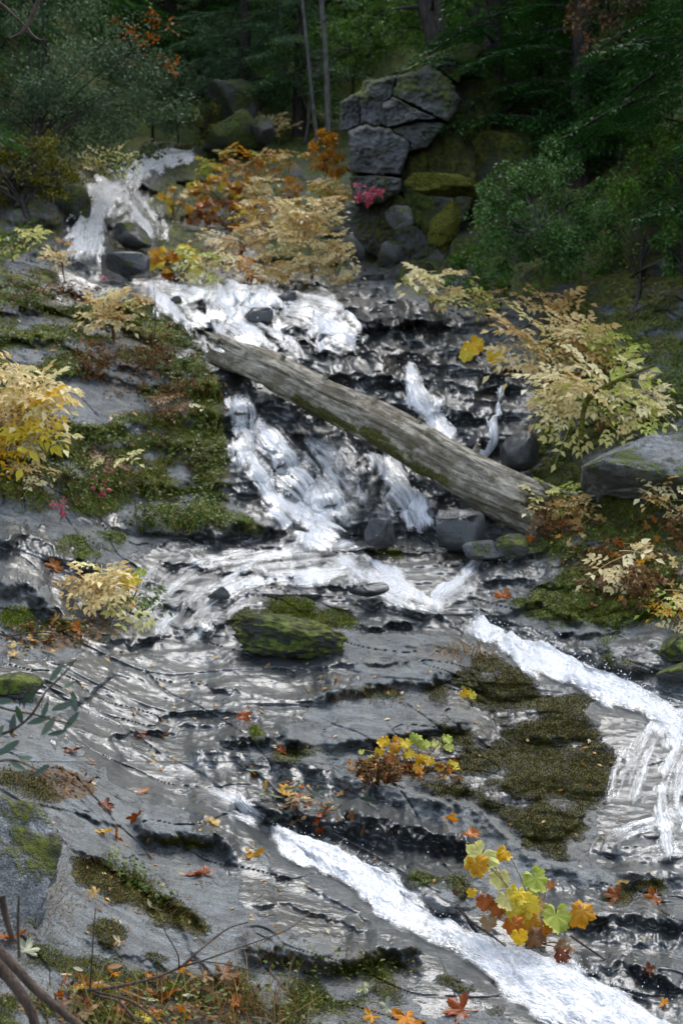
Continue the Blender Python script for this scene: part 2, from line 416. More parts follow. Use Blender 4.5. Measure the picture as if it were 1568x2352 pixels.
S += rr * (fbm(WX * 2.2, WY * 2.6, 4, 95) * 7)
S -= rr * ROCKY * (1 - wl) * (6 * sb + 2 * sd_)
uppz = 1 - sstep(560, 640, V)
S += uppz * fbm(U / 70, V / 45, 4, 97) * 8
S *= INNER * (0.35 + 0.65 * sstep(-300, 0, V))

Y1 = macro(U, V + S)
# extra real thickness on the steep fall where the ground hardly recedes
Y1 -= fallz * (fbm(U / 75, V / 60, 4, 101, .42) * .17)
P = unproj(U, V, Y1)
NR, NC = U.shape

def _interp(arr, u, v):
    u = np.atleast_1d(np.asarray(u, float)); v = np.atleast_1d(np.asarray(v, float))
    j = np.clip(np.searchsorted(GU, u) - 1, 0, NC - 2); i = np.clip(np.searchsorted(GV, v) - 1, 0, NR - 2)
    a = np.clip((u - GU[j]) / (GU[j + 1] - GU[j]), 0, 1); b = np.clip((v - GV[i]) / (GV[i + 1] - GV[i]), 0, 1)
    if arr.ndim == 3: a = a[:, None]; b = b[:, None]
    return (arr[i, j] * (1 - a) + arr[i, j + 1] * a) * (1 - b) + (arr[i + 1, j] * (1 - a) + arr[i + 1, j + 1] * a) * b

_gu = np.gradient(P, axis=1); _gv = np.gradient(P, axis=0)
NRM = np.cross(_gv, _gu)
NRM /= np.linalg.norm(NRM, axis=2, keepdims=True) + 1e-9
def _blur(a, n):
    k = np.ones(n) / n
    pad = n // 2
    a = np.apply_along_axis(lambda r: np.convolve(np.pad(r, pad, mode='edge'), k, mode='valid'), 0, a)
    return np.apply_along_axis(lambda r: np.convolve(np.pad(r, pad, mode='edge'), k, mode='valid'), 1, a)
_ps = np.stack([_blur(P[..., i], 9) for i in range(3)], -1)
SN = np.cross(np.gradient(_ps, axis=0), np.gradient(_ps, axis=1))
SN /= np.linalg.norm(SN, axis=2, keepdims=True) + 1e-9
if np.mean(NRM[..., 2]) < 0: NRM = -NRM
if np.mean(SN[..., 2]) < 0: SN = -SN

def at(u, v):
    return Vector(_interp(P, u, v)[0])
def at_n(u, v):
    return Vector(_interp(SN, u, v)[0]).normalized()
def px(v_or_vec):
    return FPX / v_or_vec

# ------------------------------------------------------------------ where moss, wet rock, stain and soil lie
def inside(poly, warp=9.0):
    uu = U + warp * 2.2 * (wobC + .5 * wobB); vv = V + warp * 1.6 * (np.roll(wobC, 57, 1) + .5 * np.roll(wobB, 21, 0))
    r = np.zeros(U.shape, bool)
    n = len(poly)
    for i in range(n):
        x0, y0 = poly[i]; x1, y1 = poly[(i + 1) % n]
        if y0 == y1: continue
        m = (vv > min(y0, y1)) & (vv <= max(y0, y1))
        r ^= m & (uu < x0 + (vv - y0) / (y1 - y0) * (x1 - x0))
    return r

def ell(cu, cv, ru, rv, rot=0, soft=.35):
    c, sn = math.cos(R(rot)), math.sin(R(rot))
    a = ((U - cu) * c + (V - cv) * sn) / ru; b = (-(U - cu) * sn + (V - cv) * c) / rv
    return 1 - sstep(1 - soft, 1 + soft * .4, np.sqrt(a * a + b * b) + .22 * wobA + .12 * wobB)

MOSS = np.zeros_like(U); WET = np.zeros_like(U); STAIN = np.zeros_like(U); SOIL = np.zeros_like(U)
def paint(M, m, val=1.0):
    np.maximum(M, m * val, out=M)

n1 = fbm(WX * 1.4, WY * 1.6, 4, 111); n2 = fbm(WX * 4.5, WY * 5, 3, 117); n3 = fbm(U / 90, V / 28, 4, 121)
# broad zones
leftbank = (1 - sstep(500, 560, U + 14 * wobA)) * sstep(580, 620, V) * (1 - sstep(1150, 1185, V - U * .1))
paint(MOSS, leftbank * sstep(-.6, .1, n3 + .35 * n2), .95)
rightbank = sstep(1190, 1260, U + 16 * wobA + (V - 1000) * .05) * sstep(640, 700, V) * (1 - sstep(1400, 1470, V))
paint(MOSS, rightbank * sstep(-.75, -.1, n3 + .4 * n2), .95)
upper = (1 - sstep(560, 690, V - .12 * np.clip(U - 760, 0, 600)))
paint(MOSS, upper * sstep(-.5, .2, n3 + .3 * n2), .85)
paint(SOIL, upper * sstep(.1, .6, n1 + .3 * n2), .6)
paint(MOSS, (1 - sstep(330, 390, V)) * (U < 2000), .9)
paint(MOSS, sstep(1040, 1150, U) * (1 - sstep(640, 720, V)), .9)
paint(MOSS, inside([(400, 400), (520, 340), (700, 330), (810, 420), (800, 640), (420, 640), (460, 520)], 14) * sstep(-.7, .2, n2 + n3), .9)
# bare slabs on the left bank
for e in ((225, 905, 110, 46, 8), (310, 855, 72, 24, 16), (35, 960, 50, 32, 20), (200, 955, 66, 22, 10), (320, 1182, 92, 22, -10), (110, 612, 90, 12, 8), (100, 740, 60, 10, 4), (240, 760, 50, 10, 10), (80, 810, 60, 9, 5), (560, 1130, 50, 20, 5)):
    MOSS *= 1 - ell(*e)
MOSS *= 1 - ell(1480, 1045, 160, 52, -14, .5) * .95
MOSS *= 1 - ell(1180, 1320, 120, 50, -12, .5)
# mossy spots
for e in ((560, 930, 50, 60, 20), (480, 930, 100, 34, 8), (470, 1000, 90, 30, 4), (430, 1180, 120, 26, 6), (590, 1200, 60, 34, 8),
          (700, 1738, 120, 22, 5), (880, 1590, 110, 18, 4), (1060, 1690, 100, 46, 6), (1150, 1790, 130, 66, 20), (1240, 1880, 100, 60, 25), (1020, 1800, 80, 36, 8),
          (1180, 1570, 150, 44, 22), (1270, 1660, 120, 56, 25), (1340, 1780, 60, 90, 10), (590, 1685, 34, 26, 40), (1330, 1395, 95, 46, 14), (1240, 1395, 40, 20, 10),
          (1430, 1400, 70, 66, 0), (1530, 1480, 56, 34, 0), (1530, 1550, 40, 40, 0), (700, 1420, 130, 50, 8), (860, 1395, 60, 14, 8),
          (240, 2010, 66, 30, 34), (330, 2055, 80, 34, 30), (420, 2110, 66, 30, 30), (250, 2145, 60, 40, 20), (50, 1800, 90, 40, 20), (60, 2200, 140, 60, 20),
          (650, 2215, 90, 36, 6), (800, 2225, 110, 36, 0), (700, 2300, 260, 60, 0), (300, 2320, 300, 70, 0), (1010, 2030, 80, 60, 10), (360, 2200, 40, 12, 10),
          (420, 1935, 90, 16, 4), (1420, 2060, 60, 20, 0), (1500, 2035, 70, 22, 0), (170, 1240, 60, 16, 8), (280, 1235, 80, 14, 8), (200, 1275, 40, 18, 0), (40, 1420, 60, 30, 0), (130, 1440, 100, 20, -6),
          (1000, 1585, 40, 20, 0), (50, 1565, 44, 24, 6), (1190, 1385, 30, 14, 0), (1150, 1300, 30, 8, 0), (900, 1270, 90, 14, 4), (1060, 1280, 30, 10, 0), (1100, 1520, 60, 22, 10)):
    paint(MOSS, ell(*e, .6) * sstep(-.75, .05, n2 + .6 * n1))
for k, wd in (('chute', 1.0), ('near_chute', 1.0), ('log_fall_left', .9), ('log_fall_right', 1.), ('slot_fall', 1), ('terrace_fall', .9), ('upper_fall', .95), ('terrace', .9)):
    MOSS *= sstep(wd * .75, wd * 1.15, _fields[k] + .12 * wobA)
mslope = inside([(1040, 1540), (1110, 1500), (1260, 1590), (1420, 1640), (1410, 1750), (1350, 1850), (1320, 1990), (1240, 1960), (1150, 1890), (1100, 1850), (960, 1800), (860, 1760), (1000, 1680), (1100, 1650), (990, 1610)], 16)
paint(MOSS, mslope * sstep(-.85, .15, n2 + .6 * n1 + 1.1 * n3), .85)
paint(MOSS, inside([(165, 1958), (240, 1985), (310, 2022), (380, 2062), (450, 2097), (482, 2140), (440, 2155), (360, 2115), (280, 2078), (195, 2045)], 10).astype(float), .9)
paint(MOSS, inside([(-60, 2400), (-60, 2130), (60, 2140), (150, 2160), (200, 2190), (240, 2210), (330, 2240), (540, 2215), (590, 2165), (700, 2200), (800, 2190), (950, 2185), (1060, 2250), (1190, 2360), (1190, 2400)], 14) * sstep(-.6, .3, n2 + .7 * n1), .75)
paint(MOSS, inside([(1330, 1440), (1400, 1430), (1590, 1450), (1590, 1600), (1500, 1590), (1380, 1520)], 14) * sstep(-.3, .3, n2 + n1), .7)
paint(MOSS, ell(640, 1430, 140, 60, 6) * sstep(-.4, .2, n2 + n1), .7)
# wet rock
for poly in ([(-60, 1520), (330, 1503), (720, 1480), (840, 1530), (700, 1620), (640, 1700), (520, 1720), (430, 1725), (240, 1760), (120, 1700), (160, 1620), (-60, 1600)],
             [(220, 1745), (430, 1722), (600, 1735), (784, 1780), (880, 1830), (1100, 1930), (1100, 2060), (900, 2020), (640, 1900), (540, 1950), (430, 1880), (300, 1815)],
             [(300, 1280), (540, 1245), (1000, 1255), (1130, 1255), (1060, 1400), (1110, 1480), (930, 1452), (780, 1455), (500, 1488), (200, 1500), (230, 1450)],
             [(340, 640), (800, 650), (1020, 715), (1250, 860), (1240, 1050), (1000, 1260), (640, 1250), (540, 1100), (520, 890), (420, 780)],
             [(-60, 1190), (60, 1200), (200, 1260), (240, 1320), (160, 1420), (60, 1330), (-60, 1330)],
             [(1100, 1470), (1330, 1480), (1590, 1620), (1590, 2000), (1380, 1990), (1360, 1800), (1420, 1640), (1260, 1590)],
             [(1080, 2110), (1260, 2020), (1590, 2060), (1590, 2360), (1400, 2360), (1240, 2230)],
             [(560, 1960), (800, 2060), (1000, 2180), (1180, 2330), (1000, 2330), (860, 2180), (640, 2130), (500, 1990)],
             [(150, 400), (300, 360), (470, 340), (480, 380), (400, 470), (420, 600), (380, 645), (140, 645), (130, 560)],
             [(180, 975), (350, 975), (350, 1010), (190, 1010)], [(180, 1150), (300, 1190), (240, 1215), (150, 1200)]):
    paint(WET, inside(poly, 14).astype(float))
paint(WET, ell(1180, 1330, 150, 70, -12), .55)
paint(WET, ell(1480, 1500, 130, 60, 0), .6)
for k in RUNS:
    paint(WET, 1 - sstep(1.1, 1.7, _fields[k] + .2 * wobA))
WET *= 1 - .8 * sstep(.3, .8, MOSS)
drier = ell(960, 1500, 200, 46, 4) + ell(900, 1630, 190, 32, 6)
WET *= 1 - .8 * np.clip(drier, 0, 1)
# brown algae / rusty stain on wet rock
paint(STAIN, ell(940, 1275, 150, 20, 2), .8); paint(STAIN, ell(900, 830, 130, 40, 6), .6); paint(STAIN, ell(830, 2230, 120, 60, 20), .5)
paint(STAIN, ell(1290, 2260, 50, 60, 0), .7); paint(STAIN, ell(1300, 1540, 90, 34, 10), .4); paint(STAIN, ell(1450, 1540, 60, 30, 20), .5); paint(STAIN, ell(1010, 1500, 70, 20, 10), .5)
paint(STAIN, ell(700, 2110, 160, 40, 25), .35); paint(STAIN, fallz * sstep(0, .6, n3), .5)
paint(SOIL, ell(145, 1800, 90, 38, 18), .9)
paint(SOIL, ell(180, 1470, 110, 26, -8), .7)
paint(SOIL, leftbank * sstep(.25, .7, n1 + .3 * n2), .8)
paint(SOIL, ell(1440, 1310, 130, 70, 10), .8)
paint(SOIL, ell(300, 2320, 330, 60, 0), .45); paint(SOIL, ell(760, 2330, 200, 40, 0), .4)
MOSS = .35 * MOSS + .65 * _blur(MOSS, 13)
WET = .5 * WET + .5 * _blur(WET, 15)
MBROWN = np.clip(_blur(mslope.astype(float), 41) + sstep(1480, 1540, V) * (.75 + .5 * n1) * (1 - .8 * ell(590, 1685, 40, 30, 0)) + .12 * sstep(.2, .7, n1) * leftbank + .25 * rightbank, 0, 1)
paint(WET, _blur(mslope.astype(float), 21) * (1 - .8 * sstep(.3, .8, MOSS)), .75); paint(STAIN, _blur(mslope.astype(float), 21), .5)
# ------------------------------------------------------------------ materials
def mat(name):
    m = bpy.data.materials.new(name); m.use_nodes = True
    nt = m.node_tree
    for n in list(nt.nodes): nt.nodes.remove(n)
    return m, nt

class G:
    """tiny node-graph helper"""
    def __init__(s, nt): s.nt = nt
    def n(s, t, **kw):
        n = s.nt.nodes.new(t)
        for k, v in kw.items(): setattr(n, k, v)
        return n
    def l(s, a, b): s.nt.links.new(a, b)
    def val(s, sock, v):
        if hasattr(v, 'is_output') or isinstance(v, bpy.types.NodeSocket): s.l(v, sock)
        else: sock.default_value = v
    def noise(s, vec, scale, detail=4, rough=.55, dist=0.0):
        n = s.n('ShaderNodeTexNoise'); n.inputs['Scale'].default_value = scale; n.inputs['Detail'].default_value = detail
        n.inputs['Roughness'].default_value = rough; n.inputs['Distortion'].default_value = dist
        if vec is not None: s.l(vec, n.inputs['Vector'])
        return n.outputs['Fac']
    def voro(s, vec, scale, feature='F1', out='Distance'):
        n = s.n('ShaderNodeTexVoronoi', feature=feature); n.inputs['Scale'].default_value = scale
        if vec is not None: s.l(vec, n.inputs['Vector'])
        return n.outputs[out]
    def map(s, vec, scale=(1, 1, 1), rot=(0, 0, 0), loc=(0, 0, 0)):
        n = s.n('ShaderNodeMapping'); n.inputs['Scale'].default_value = scale; n.inputs['Rotation'].default_value = rot; n.inputs['Location'].default_value = loc
        s.l(vec, n.inputs['Vector']); return n.outputs[0]
    def math(s, op, a, b=None, c=None, clamp=False):
        n = s.n('ShaderNodeMath', operation=op, use_clamp=clamp)
        s.val(n.inputs[0], a)
        if b is not None: s.val(n.inputs[1], b)
        if c is not None: s.val(n.inputs[2], c)
        return n.outputs[0]
    def ramp(s, f, a, b, lo=0.0, hi=1.0):
        n = s.n('ShaderNodeMapRange', interpolation_type='SMOOTHSTEP')
        s.val(n.inputs[0], f); n.inputs[1].default_value = a; n.inputs[2].default_value = b
        s.val(n.inputs[3], lo); s.val(n.inputs[4], hi)
        return n.outputs[0]
    def mix(s, f, a, b, blend='MIX'):
        n = s.n('ShaderNodeMix', data_type='RGBA', blend_type=blend)
        s.val(n.inputs[0], f); s.val(n.inputs[6], a if not isinstance(a, tuple) else (*a, 1)); s.val(n.inputs[7], b if not isinstance(b, tuple) else (*b, 1))
        return n.outputs[2]
    def attr(s, name, out='Fac'):
        n = s.n('ShaderNodeAttribute', attribute_name=name); return n.outputs[out]
    def bump(s, h, dist, strength=1.0, nrm=None):
        n = s.n('ShaderNodeBump'); n.inputs['Distance'].default_value = dist; n.inputs['Strength'].default_value = strength
        s.l(h, n.inputs['Height'])
        if nrm is not None: s.l(nrm, n.inputs['Normal'])
        return n.outputs[0]
    def pos(s): return s.n('ShaderNodeNewGeometry').outputs['Position']
    def bsdf(s, col, rough=.8, nrm=None, spec=None, **kw):
        n = s.n('ShaderNodeBsdfPrincipled')
        s.val(n.inputs['Base Color'], col if not isinstance(col, tuple) else (*col, 1)); s.val(n.inputs['Roughness'], rough)
        if nrm is not None: s.l(nrm, n.inputs['Normal'])
        if spec is not None: s.val(n.inputs['Specular IOR Level'], spec)
        for k, v in kw.items(): s.val(n.inputs[k], v)
        return n.outputs[0]
    def out(s, sh):
        o = s.n('ShaderNodeOutputMaterial'); s.l(sh, o.inputs[0])

def rock_material(name, base=(.100, .116, .117), use_attr=True, objspace=False, coatw=.8):
    m, nt = mat(name); g = G(nt)
    p = g.n('ShaderNodeTexCoord').outputs['Object'] if objspace else g.pos()
    st = g.map(p, (2.2, 5.0, 9.0), (0, R(6), R(-8)))
    if use_attr:
        mv = g.n('ShaderNodeMix', data_type='VECTOR'); g.l(g.attr('dip'), mv.inputs[0]); g.l(st, mv.inputs[4]); g.l(g.map(p, (2.0, 9.0, 6.0), (0, 0, R(46))), mv.inputs[5]); st = mv.outputs[1]
    band = g.noise(st, 1.5, 4, .66, .6)
    big = g.noise(p, 2.4, 4, .68)
    fine = g.noise(p, 46, 3, .7)
    grain = g.noise(p, 170, 1, .6)
    wet = g.attr('wet'); mo = g.attr('moss')
    col = g.mix(g.ramp(band, .3, .7), tuple(c * .36 for c in base), tuple(c * 1.6 for c in base))
    col = g.mix(g.ramp(big, .50, .66, 0, .55), col, (base[0] * .95, base[1] * .90, base[2] * .74))
    col = g.mix(g.ramp(big, .46, .30, 0, .8), col, (.05, .05, .046))
    mot = g.noise(p, 13, 3, .7)
    col = g.mix(g.ramp(mot, .50, .36, 0, .75), col, (.038, .042, .043))
    col = g.mix(g.ramp(grain, .36, .66), g.mix(.5, col, (.03, .032, .034)), g.mix(.10, col, (.6, .6, .6)))
    col = g.mix(g.ramp(fine, .58, .74, 0, .22), col, (.30, .31, .31))
    if use_attr:
        dv = g.n('ShaderNodeVectorMath', operation='ADD'); g.l(g.map(p, (1.0, 2.2, 1.6), (0, 0, R(14))), dv.inputs[0])
        cv = g.n('ShaderNodeCombineXYZ'); g.l(g.math('MULTIPLY', band, 1.3), cv.inputs[0]); g.l(g.math('MULTIPLY', big, 1.6), cv.inputs[1]); g.l(cv.outputs[0], dv.inputs[1])
        ck = g.voro(dv.outputs[0], 1.15, 'DISTANCE_TO_EDGE')
        crackf = g.math('MULTIPLY', g.ramp(ck, .022, .004), g.ramp(big, .40, .56))
        col = g.mix(g.math('MULTIPLY', crackf, .85), col, (.018, .018, .017))
        col = g.mix(g.ramp(g.noise(g.map(p, (5, 1.2, 1.2)), 1.6, 3, .6), .52, .70, 0, .5), col, (.14, .135, .115))
        sta = g.attr('stain'); soil = g.attr('soil')
        col = g.mix(g.ramp(band, .35, .65, 0, sta), col, (.13, .082, .034))
        scol = g.mix(g.ramp(fine, .35, .68), (.022, .017, .011), (.13, .085, .045))
        col = g.mix(g.ramp(g.math('ADD', soil, g.math('MULTIPLY', g.math('SUBTRACT', fine, .5), .9)), .35, .6), col, scol)
    wetn = g.ramp(g.math('ADD', wet, g.math('MULTIPLY', g.math('SUBTRACT', big, .5), 1.1)), .3, .62)
    col = g.mix(g.math('MULTIPLY', wetn, .9), col, g.mix(1.0, col, (.32, .34, .35), 'MULTIPLY'))
    mn = g.noise(p, 19, 4, .72)
    mcol = g.mix(g.ramp(big, .36, .64), (.030, .050, .004), (.16, .18, .010))
    mcol = g.mix(g.ramp(g.noise(p, .9, 2, .5), .42, .62), mcol, g.mix(.6, mcol, (.085, .15, .010)))
    mcol = g.mix(g.ramp(band, .5, .66, 0, .7), mcol, (.080, .056, .020))
    if not use_attr:
        mcol = g.mix(.25, mcol, (.05, .046, .014))
    if use_attr:
        mcol = g.mix(g.math('MULTIPLY', g.attr('mbrown'), .85), mcol, g.mix(g.ramp(mn, .35, .6), (.026, .022, .008), (.072, .060, .018)))
    mcol = g.mix(g.ramp(mn, .36, .62), g.mix(.75, mcol, (.008, .010, .004)), mcol)
    mf = g.ramp(g.math('ADD', mo, g.math('ADD', g.math('MULTIPLY', g.math('SUBTRACT', mn, .5), 1.6), g.math('MULTIPLY', g.math('SUBTRACT', band, .5), .9))), .28, .80)
    col = g.mix(mf, col, mcol)
    rough = g.math('SUBTRACT', g.ramp(fine, .3, .7, .62, .85), g.math('MULTIPLY', wetn, (.38) if use_attr else .25))
    rough = g.math('MAXIMUM', rough, g.math('MULTIPLY', mf, .9))
    h = g.math('ADD', g.math('MULTIPLY', band, .015), g.math('ADD', g.math('MULTIPLY', fine, .004), g.math('MULTIPLY', mot, .012)))
    h = g.math('MULTIPLY', h, g.math('SUBTRACT', 1.0, g.math('MULTIPLY', wetn, .45)))
    h = g.math('ADD', h, g.math('MULTIPLY', g.math('ADD', fine, g.math('MULTIPLY', grain, .35)), g.math('SUBTRACT', .008, g.math('MULTIPLY', wetn, .007))))
    rip = g.math('MULTIPLY', mn, g.math('ADD', g.math('MULTIPLY', wetn, .0042), g.math('MULTIPLY', mf, .035)))
    nrm = g.bump(g.math('ADD', h, rip), 1.0, .9)
    coat = g.math('MULTIPLY', wetn, g.math('SUBTRACT', 1.0, mf))
    g.out(g.bsdf(col, rough, nrm, .5, **{'Coat Weight': g.math('MULTIPLY', coat, coatw), 'Coat Roughness': .29, 'Coat Normal': nrm}))
    return m

M = {}
M['bedrock'] = rock_material('bedrock_wet_grey')
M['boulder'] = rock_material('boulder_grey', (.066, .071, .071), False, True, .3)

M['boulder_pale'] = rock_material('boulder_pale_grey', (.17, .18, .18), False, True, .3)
# ------------------------------------------------------------------ the bedrock sheet
idx = np.arange(NR * NC).reshape(NR, NC)
quads = np.stack([idx[:-1, :-1].ravel(), idx[1:, :-1].ravel(), idx[1:, 1:].ravel(), idx[:-1, 1:].ravel()], 1)
# moss cushions stand a little proud
CUSH = sstep(.3, .8, MOSS) * (.5 + .5 * sstep(-.4, .5, fbm(WX * 7, WY * 8, 3, 131)))
PT = P + SN * (CUSH * .012 * np.clip(Y0 / 7, .6, 2) * INNER)[..., None]
bed_me = new_mesh('creek_bed', PT.reshape(-1, 3), quads)
attr(bed_me, 'dip', wl > .5); attr(bed_me, 'mbrown', MBROWN); attr(bed_me, 'moss', MOSS); attr(bed_me, 'wet', WET); attr(bed_me, 'stain', STAIN); attr(bed_me, 'soil', SOIL)
P = PT
tag(obj('terrain_bedrock', bed_me, M['bedrock']), kind='structure')
# ------------------------------------------------------------------ running water
def water_material():
    m, nt = mat('white_water'); g = G(nt)
    fu = g.attr('fu'); fv = g.attr('fv'); dens = g.attr('dens')
    cmb = g.n('ShaderNodeCombineXYZ'); g.l(fu, cmb.inputs[0]); g.l(fv, cmb.inputs[1]); c = cmb.outputs[0]
    a = g.noise(g.map(c, (1.0, 4.0, 1)), 4.2, 4, .7, .8)
    th_ = g.noise(g.map(c, (1.0, 7.0, 1), (0, 0, .05), (5, 2, 0)), 9.0, 3, .7, .6)
    b = g.noise(g.map(c, (1.0, 1.6, 1), (0, 0, .2), (3, 1, 0)), 66, 3, .8, .4)
    n = g.math('ADD', g.math('MULTIPLY', a, .42), g.math('ADD', g.math('MULTIPLY', th_, .44), g.math('MULTIPLY', b, .14)))
    th = g.math('SUBTRACT', .72, g.math('MULTIPLY', dens, .40))
    f = g.math('SUBTRACT', n, th)
    foam = g.math('MULTIPLY', g.ramp(f, -.085, .15), .93)
    film = g.ramp(g.math('ADD', dens, g.math('MULTIPLY', g.math('SUBTRACT', a, .5), .8)), .28, .7)
    nrm = g.bump(g.math('ADD', g.math('MULTIPLY', b, .55), g.math('ADD', a, th_)), .026, .95)
    dif = g.bsdf(g.mix(g.ramp(b, .3, .6), (.70, .74, .77), (.95, .96, .97)), .6, nrm, .35)
    tr = g.n('ShaderNodeBsdfTranslucent'); tr.inputs[0].default_value = (.8, .85, .88, 1); g.l(nrm, tr.inputs['Normal'])
    mx = g.n('ShaderNodeMixShader'); mx.inputs[0].default_value = .25; g.l(dif, mx.inputs[1]); g.l(tr.outputs[0], mx.inputs[2])
    gl = g.n('ShaderNodeBsdfGlossy'); gl.inputs['Roughness'].default_value = .16; g.l(nrm, gl.inputs['Normal'])
    tp = g.n('ShaderNodeBsdfTransparent'); tp.inputs[0].default_value = (.80, .86, .84, 1)
    fr = g.n('ShaderNodeFresnel'); fr.inputs[0].default_value = 1.33; g.l(nrm, fr.inputs['Normal'])
    cl = g.n('ShaderNodeMixShader'); g.l(fr.outputs[0], cl.inputs[0]); g.l(tp.outputs[0], cl.inputs[1]); g.l(gl.outputs[0], cl.inputs[2])
    body = g.n('ShaderNodeMixShader'); g.l(foam, body.inputs[0]); g.l(cl.outputs[0], body.inputs[1]); g.l(mx.outputs[0], body.inputs[2])
    non = g.n('ShaderNodeBsdfTransparent')
    fin = g.n('ShaderNodeMixShader'); g.l(g.math('MAXIMUM', film, foam), fin.inputs[0]); g.l(non.outputs[0], fin.inputs[1]); g.l(body.outputs[0], fin.inputs[2])
    g.out(fin.outputs[0])
    return m
M['water'] = water_material()
m, nt = mat('water_drops'); g = G(nt)
g.out(g.bsdf((.86, .90, .92), .15, None, .6)); M['drops'] = m

def catmull(pts, step):
    pts = np.array(pts, float)
    ext = np.vstack([2 * pts[0] - pts[1], pts, 2 * pts[-1] - pts[-2]])
    out = []
    for i in range(1, len(ext) - 2):
        p0, p1, p2, p3 = ext[i - 1], ext[i], ext[i + 1], ext[i + 2]
        n = max(2, int(np.hypot(*(p2 - p1)[:2]) / step))
        t = np.linspace(0, 1, n, endpoint=False)[:, None]
        out.append(.5 * ((2 * p1) + (-p0 + p2) * t + (2 * p0 - 5 * p1 + 4 * p2 - p3) * t ** 2 + (-p0 + 3 * p1 - 3 * p2 + p3) * t ** 3))
    return np.vstack(out + [pts[-1:]])

SPRAY = []
rng = np.random.default_rng(7)
WLIFT = {'chute': 1.2, 'near_chute': 1.35, }
STEEP = ('right_veil', 'right_veil_inner', 'right_streak', 'upper_fall', 'upper_side', 'terrace_fall', 'terrace_left', 'step_right', 'log_fall_left', 'log_fall_middle', 'log_fall_back', 'log_fall_right', 'slot_fall', 'thin_fall')
for wi, (wname, pts) in enumerate(RUNS.items()):
    c = catmull(pts, 3.4)
    tang = np.gradient(c[:, :2], axis=0); tang /= np.linalg.norm(tang, axis=1, keepdims=True) + 1e-9
    nor = np.stack([-tang[:, 1], tang[:, 0]], 1)
    # smooth the normals so that the ribbon does not fold
    k = np.ones(9) / 9
    nor = np.stack([np.convolve(np.pad(nor[:, i], 4, mode='edge'), k, mode='valid') for i in range(2)], 1)
    nor /= np.linalg.norm(nor, axis=1, keepdims=True) + 1e-9
    wmax = c[:, 2].max(); na = int(np.clip(wmax / 3.6, 8, 70))
    tt = np.linspace(-1, 1, na)
    hw = c[:, 2] * .5 * 1.12
    uu = c[:, None, 0] + nor[:, None, 0] * hw[:, None] * tt[None]
    vv = c[:, None, 1] + nor[:, None, 1] * hw[:, None] * tt[None]
    wob = 7 * pn(uu / 40, vv / 40, 300 + wi)
    base = _interp(P, uu.ravel(), vv.ravel()).reshape(*uu.shape, 3)
    nn = _interp(SN, uu.ravel(), vv.ravel()).reshape(*uu.shape, 3)
    # water bridges small hollows: smooth the sheet a little across and along
    for _ in range(45 if wname in STEEP else 4):
        b2 = base.copy(); b2[1:-1] = (base[:-2] + base[2:] + 2 * base[1:-1]) / 4
        b2[:, 1:-1] = (b2[:, :-2] + b2[:, 2:] + 2 * b2[:, 1:-1]) / 4
        base = b2
    ym = float(np.mean(base[..., 1])); sc = ym / 6.0
    ds = np.linalg.norm(np.diff(base[:, na // 2], axis=0), axis=1)
    fu = np.concatenate([[0], np.cumsum(ds)])[:, None] + 0 * uu
    fv = tt[None] * (hw * ym / FPX)[:, None]
    edge = 1 - sstep(.34, 1.0, np.abs(tt)[None] + .42 * pn(fu * 2.4, fv * 7, 320 + wi) + .2 * pn(fu * 9, fv * 25, 321))
    ends = sstep(0, .12, np.linspace(0, 1, len(c)))[:, None] * (1 - .8 * sstep(.86, 1.0, np.linspace(0, 1, len(c)))[:, None])
    fq = 6.0 / max(6.0, ym)
    steep = wname in STEEP
    strand = fbm(fu * (.5 if steep else .8) * fq, fv * (30 if steep else 18) * fq, 3, 345 + wi, .65)
    dens = c[:, 3][:, None] * (.2 + .8 * edge) * ends + (.16 * pn(fu * 2.2, fv * 5, 340 + wi) + (.30 if steep else .26) * strand) * edge * (1.2 - .5 * c[:, 3][:, None])
    dens = np.clip(dens * np.clip(edge * 1.5, 0, 1), 0, 1.05)
    lift = WLIFT.get(wname, .55)
    cs = 1.0 / max(.8, sc)
    lump = .75 * fbm(fu * 7 * cs, fv * 14 * cs, 2, 360 + wi, .6) + .42 * fbm(fu * 26 * cs, fv * 36 * cs, 2, 380 + wi, .6)
    off = ((.035 if steep else .006) + np.clip(dens, 0, 1) * lift * (.024 + .020 * lump)) * sc * edge + .004
    pos = base + nn * off[..., None]
    nI, nJ = uu.shape
    ii = np.arange(nI * nJ).reshape(nI, nJ)
    q = np.stack([ii[:-1, :-1].ravel(), ii[1:, :-1].ravel(), ii[1:, 1:].ravel(), ii[:-1, 1:].ravel()], 1)
    me = new_mesh('water_' + wname, pos.reshape(-1, 3), q)
    attr(me, 'fu', fu * (.32 if wname in STEEP else .6) + wi * 7.3); attr(me, 'fv', fv); attr(me, 'dens', dens)
    tag(obj('water', me, M['water']), kind='structure')
    # thrown drops
    nd = int(min(450, dens[dens > .62].size * .12)) if lift > 1.05 or wname in ('slot_fall', 'upper_fall') else int(min(120, dens[dens > .6].size * .05))
    if wname == 'near_chute': nd = 600
    w = (dens.ravel() > .5).astype(float) * (1 + 2 * (np.abs(np.tile(tt, nI)) > .5)); 
    if w.sum() > 10 and nd > 0:
        pick = rng.choice(len(w), nd, p=w / w.sum())
        hgt = rng.exponential(.028, nd) * sc + .008
        pp = pos.reshape(-1, 3)[pick] + nn.reshape(-1, 3)[pick] * hgt[:, None] + rng.normal(0, .012 * sc, (nd, 3))
        SPRAY.append(np.column_stack([pp, rng.uniform(.0012, .0034, nd) * sc]))

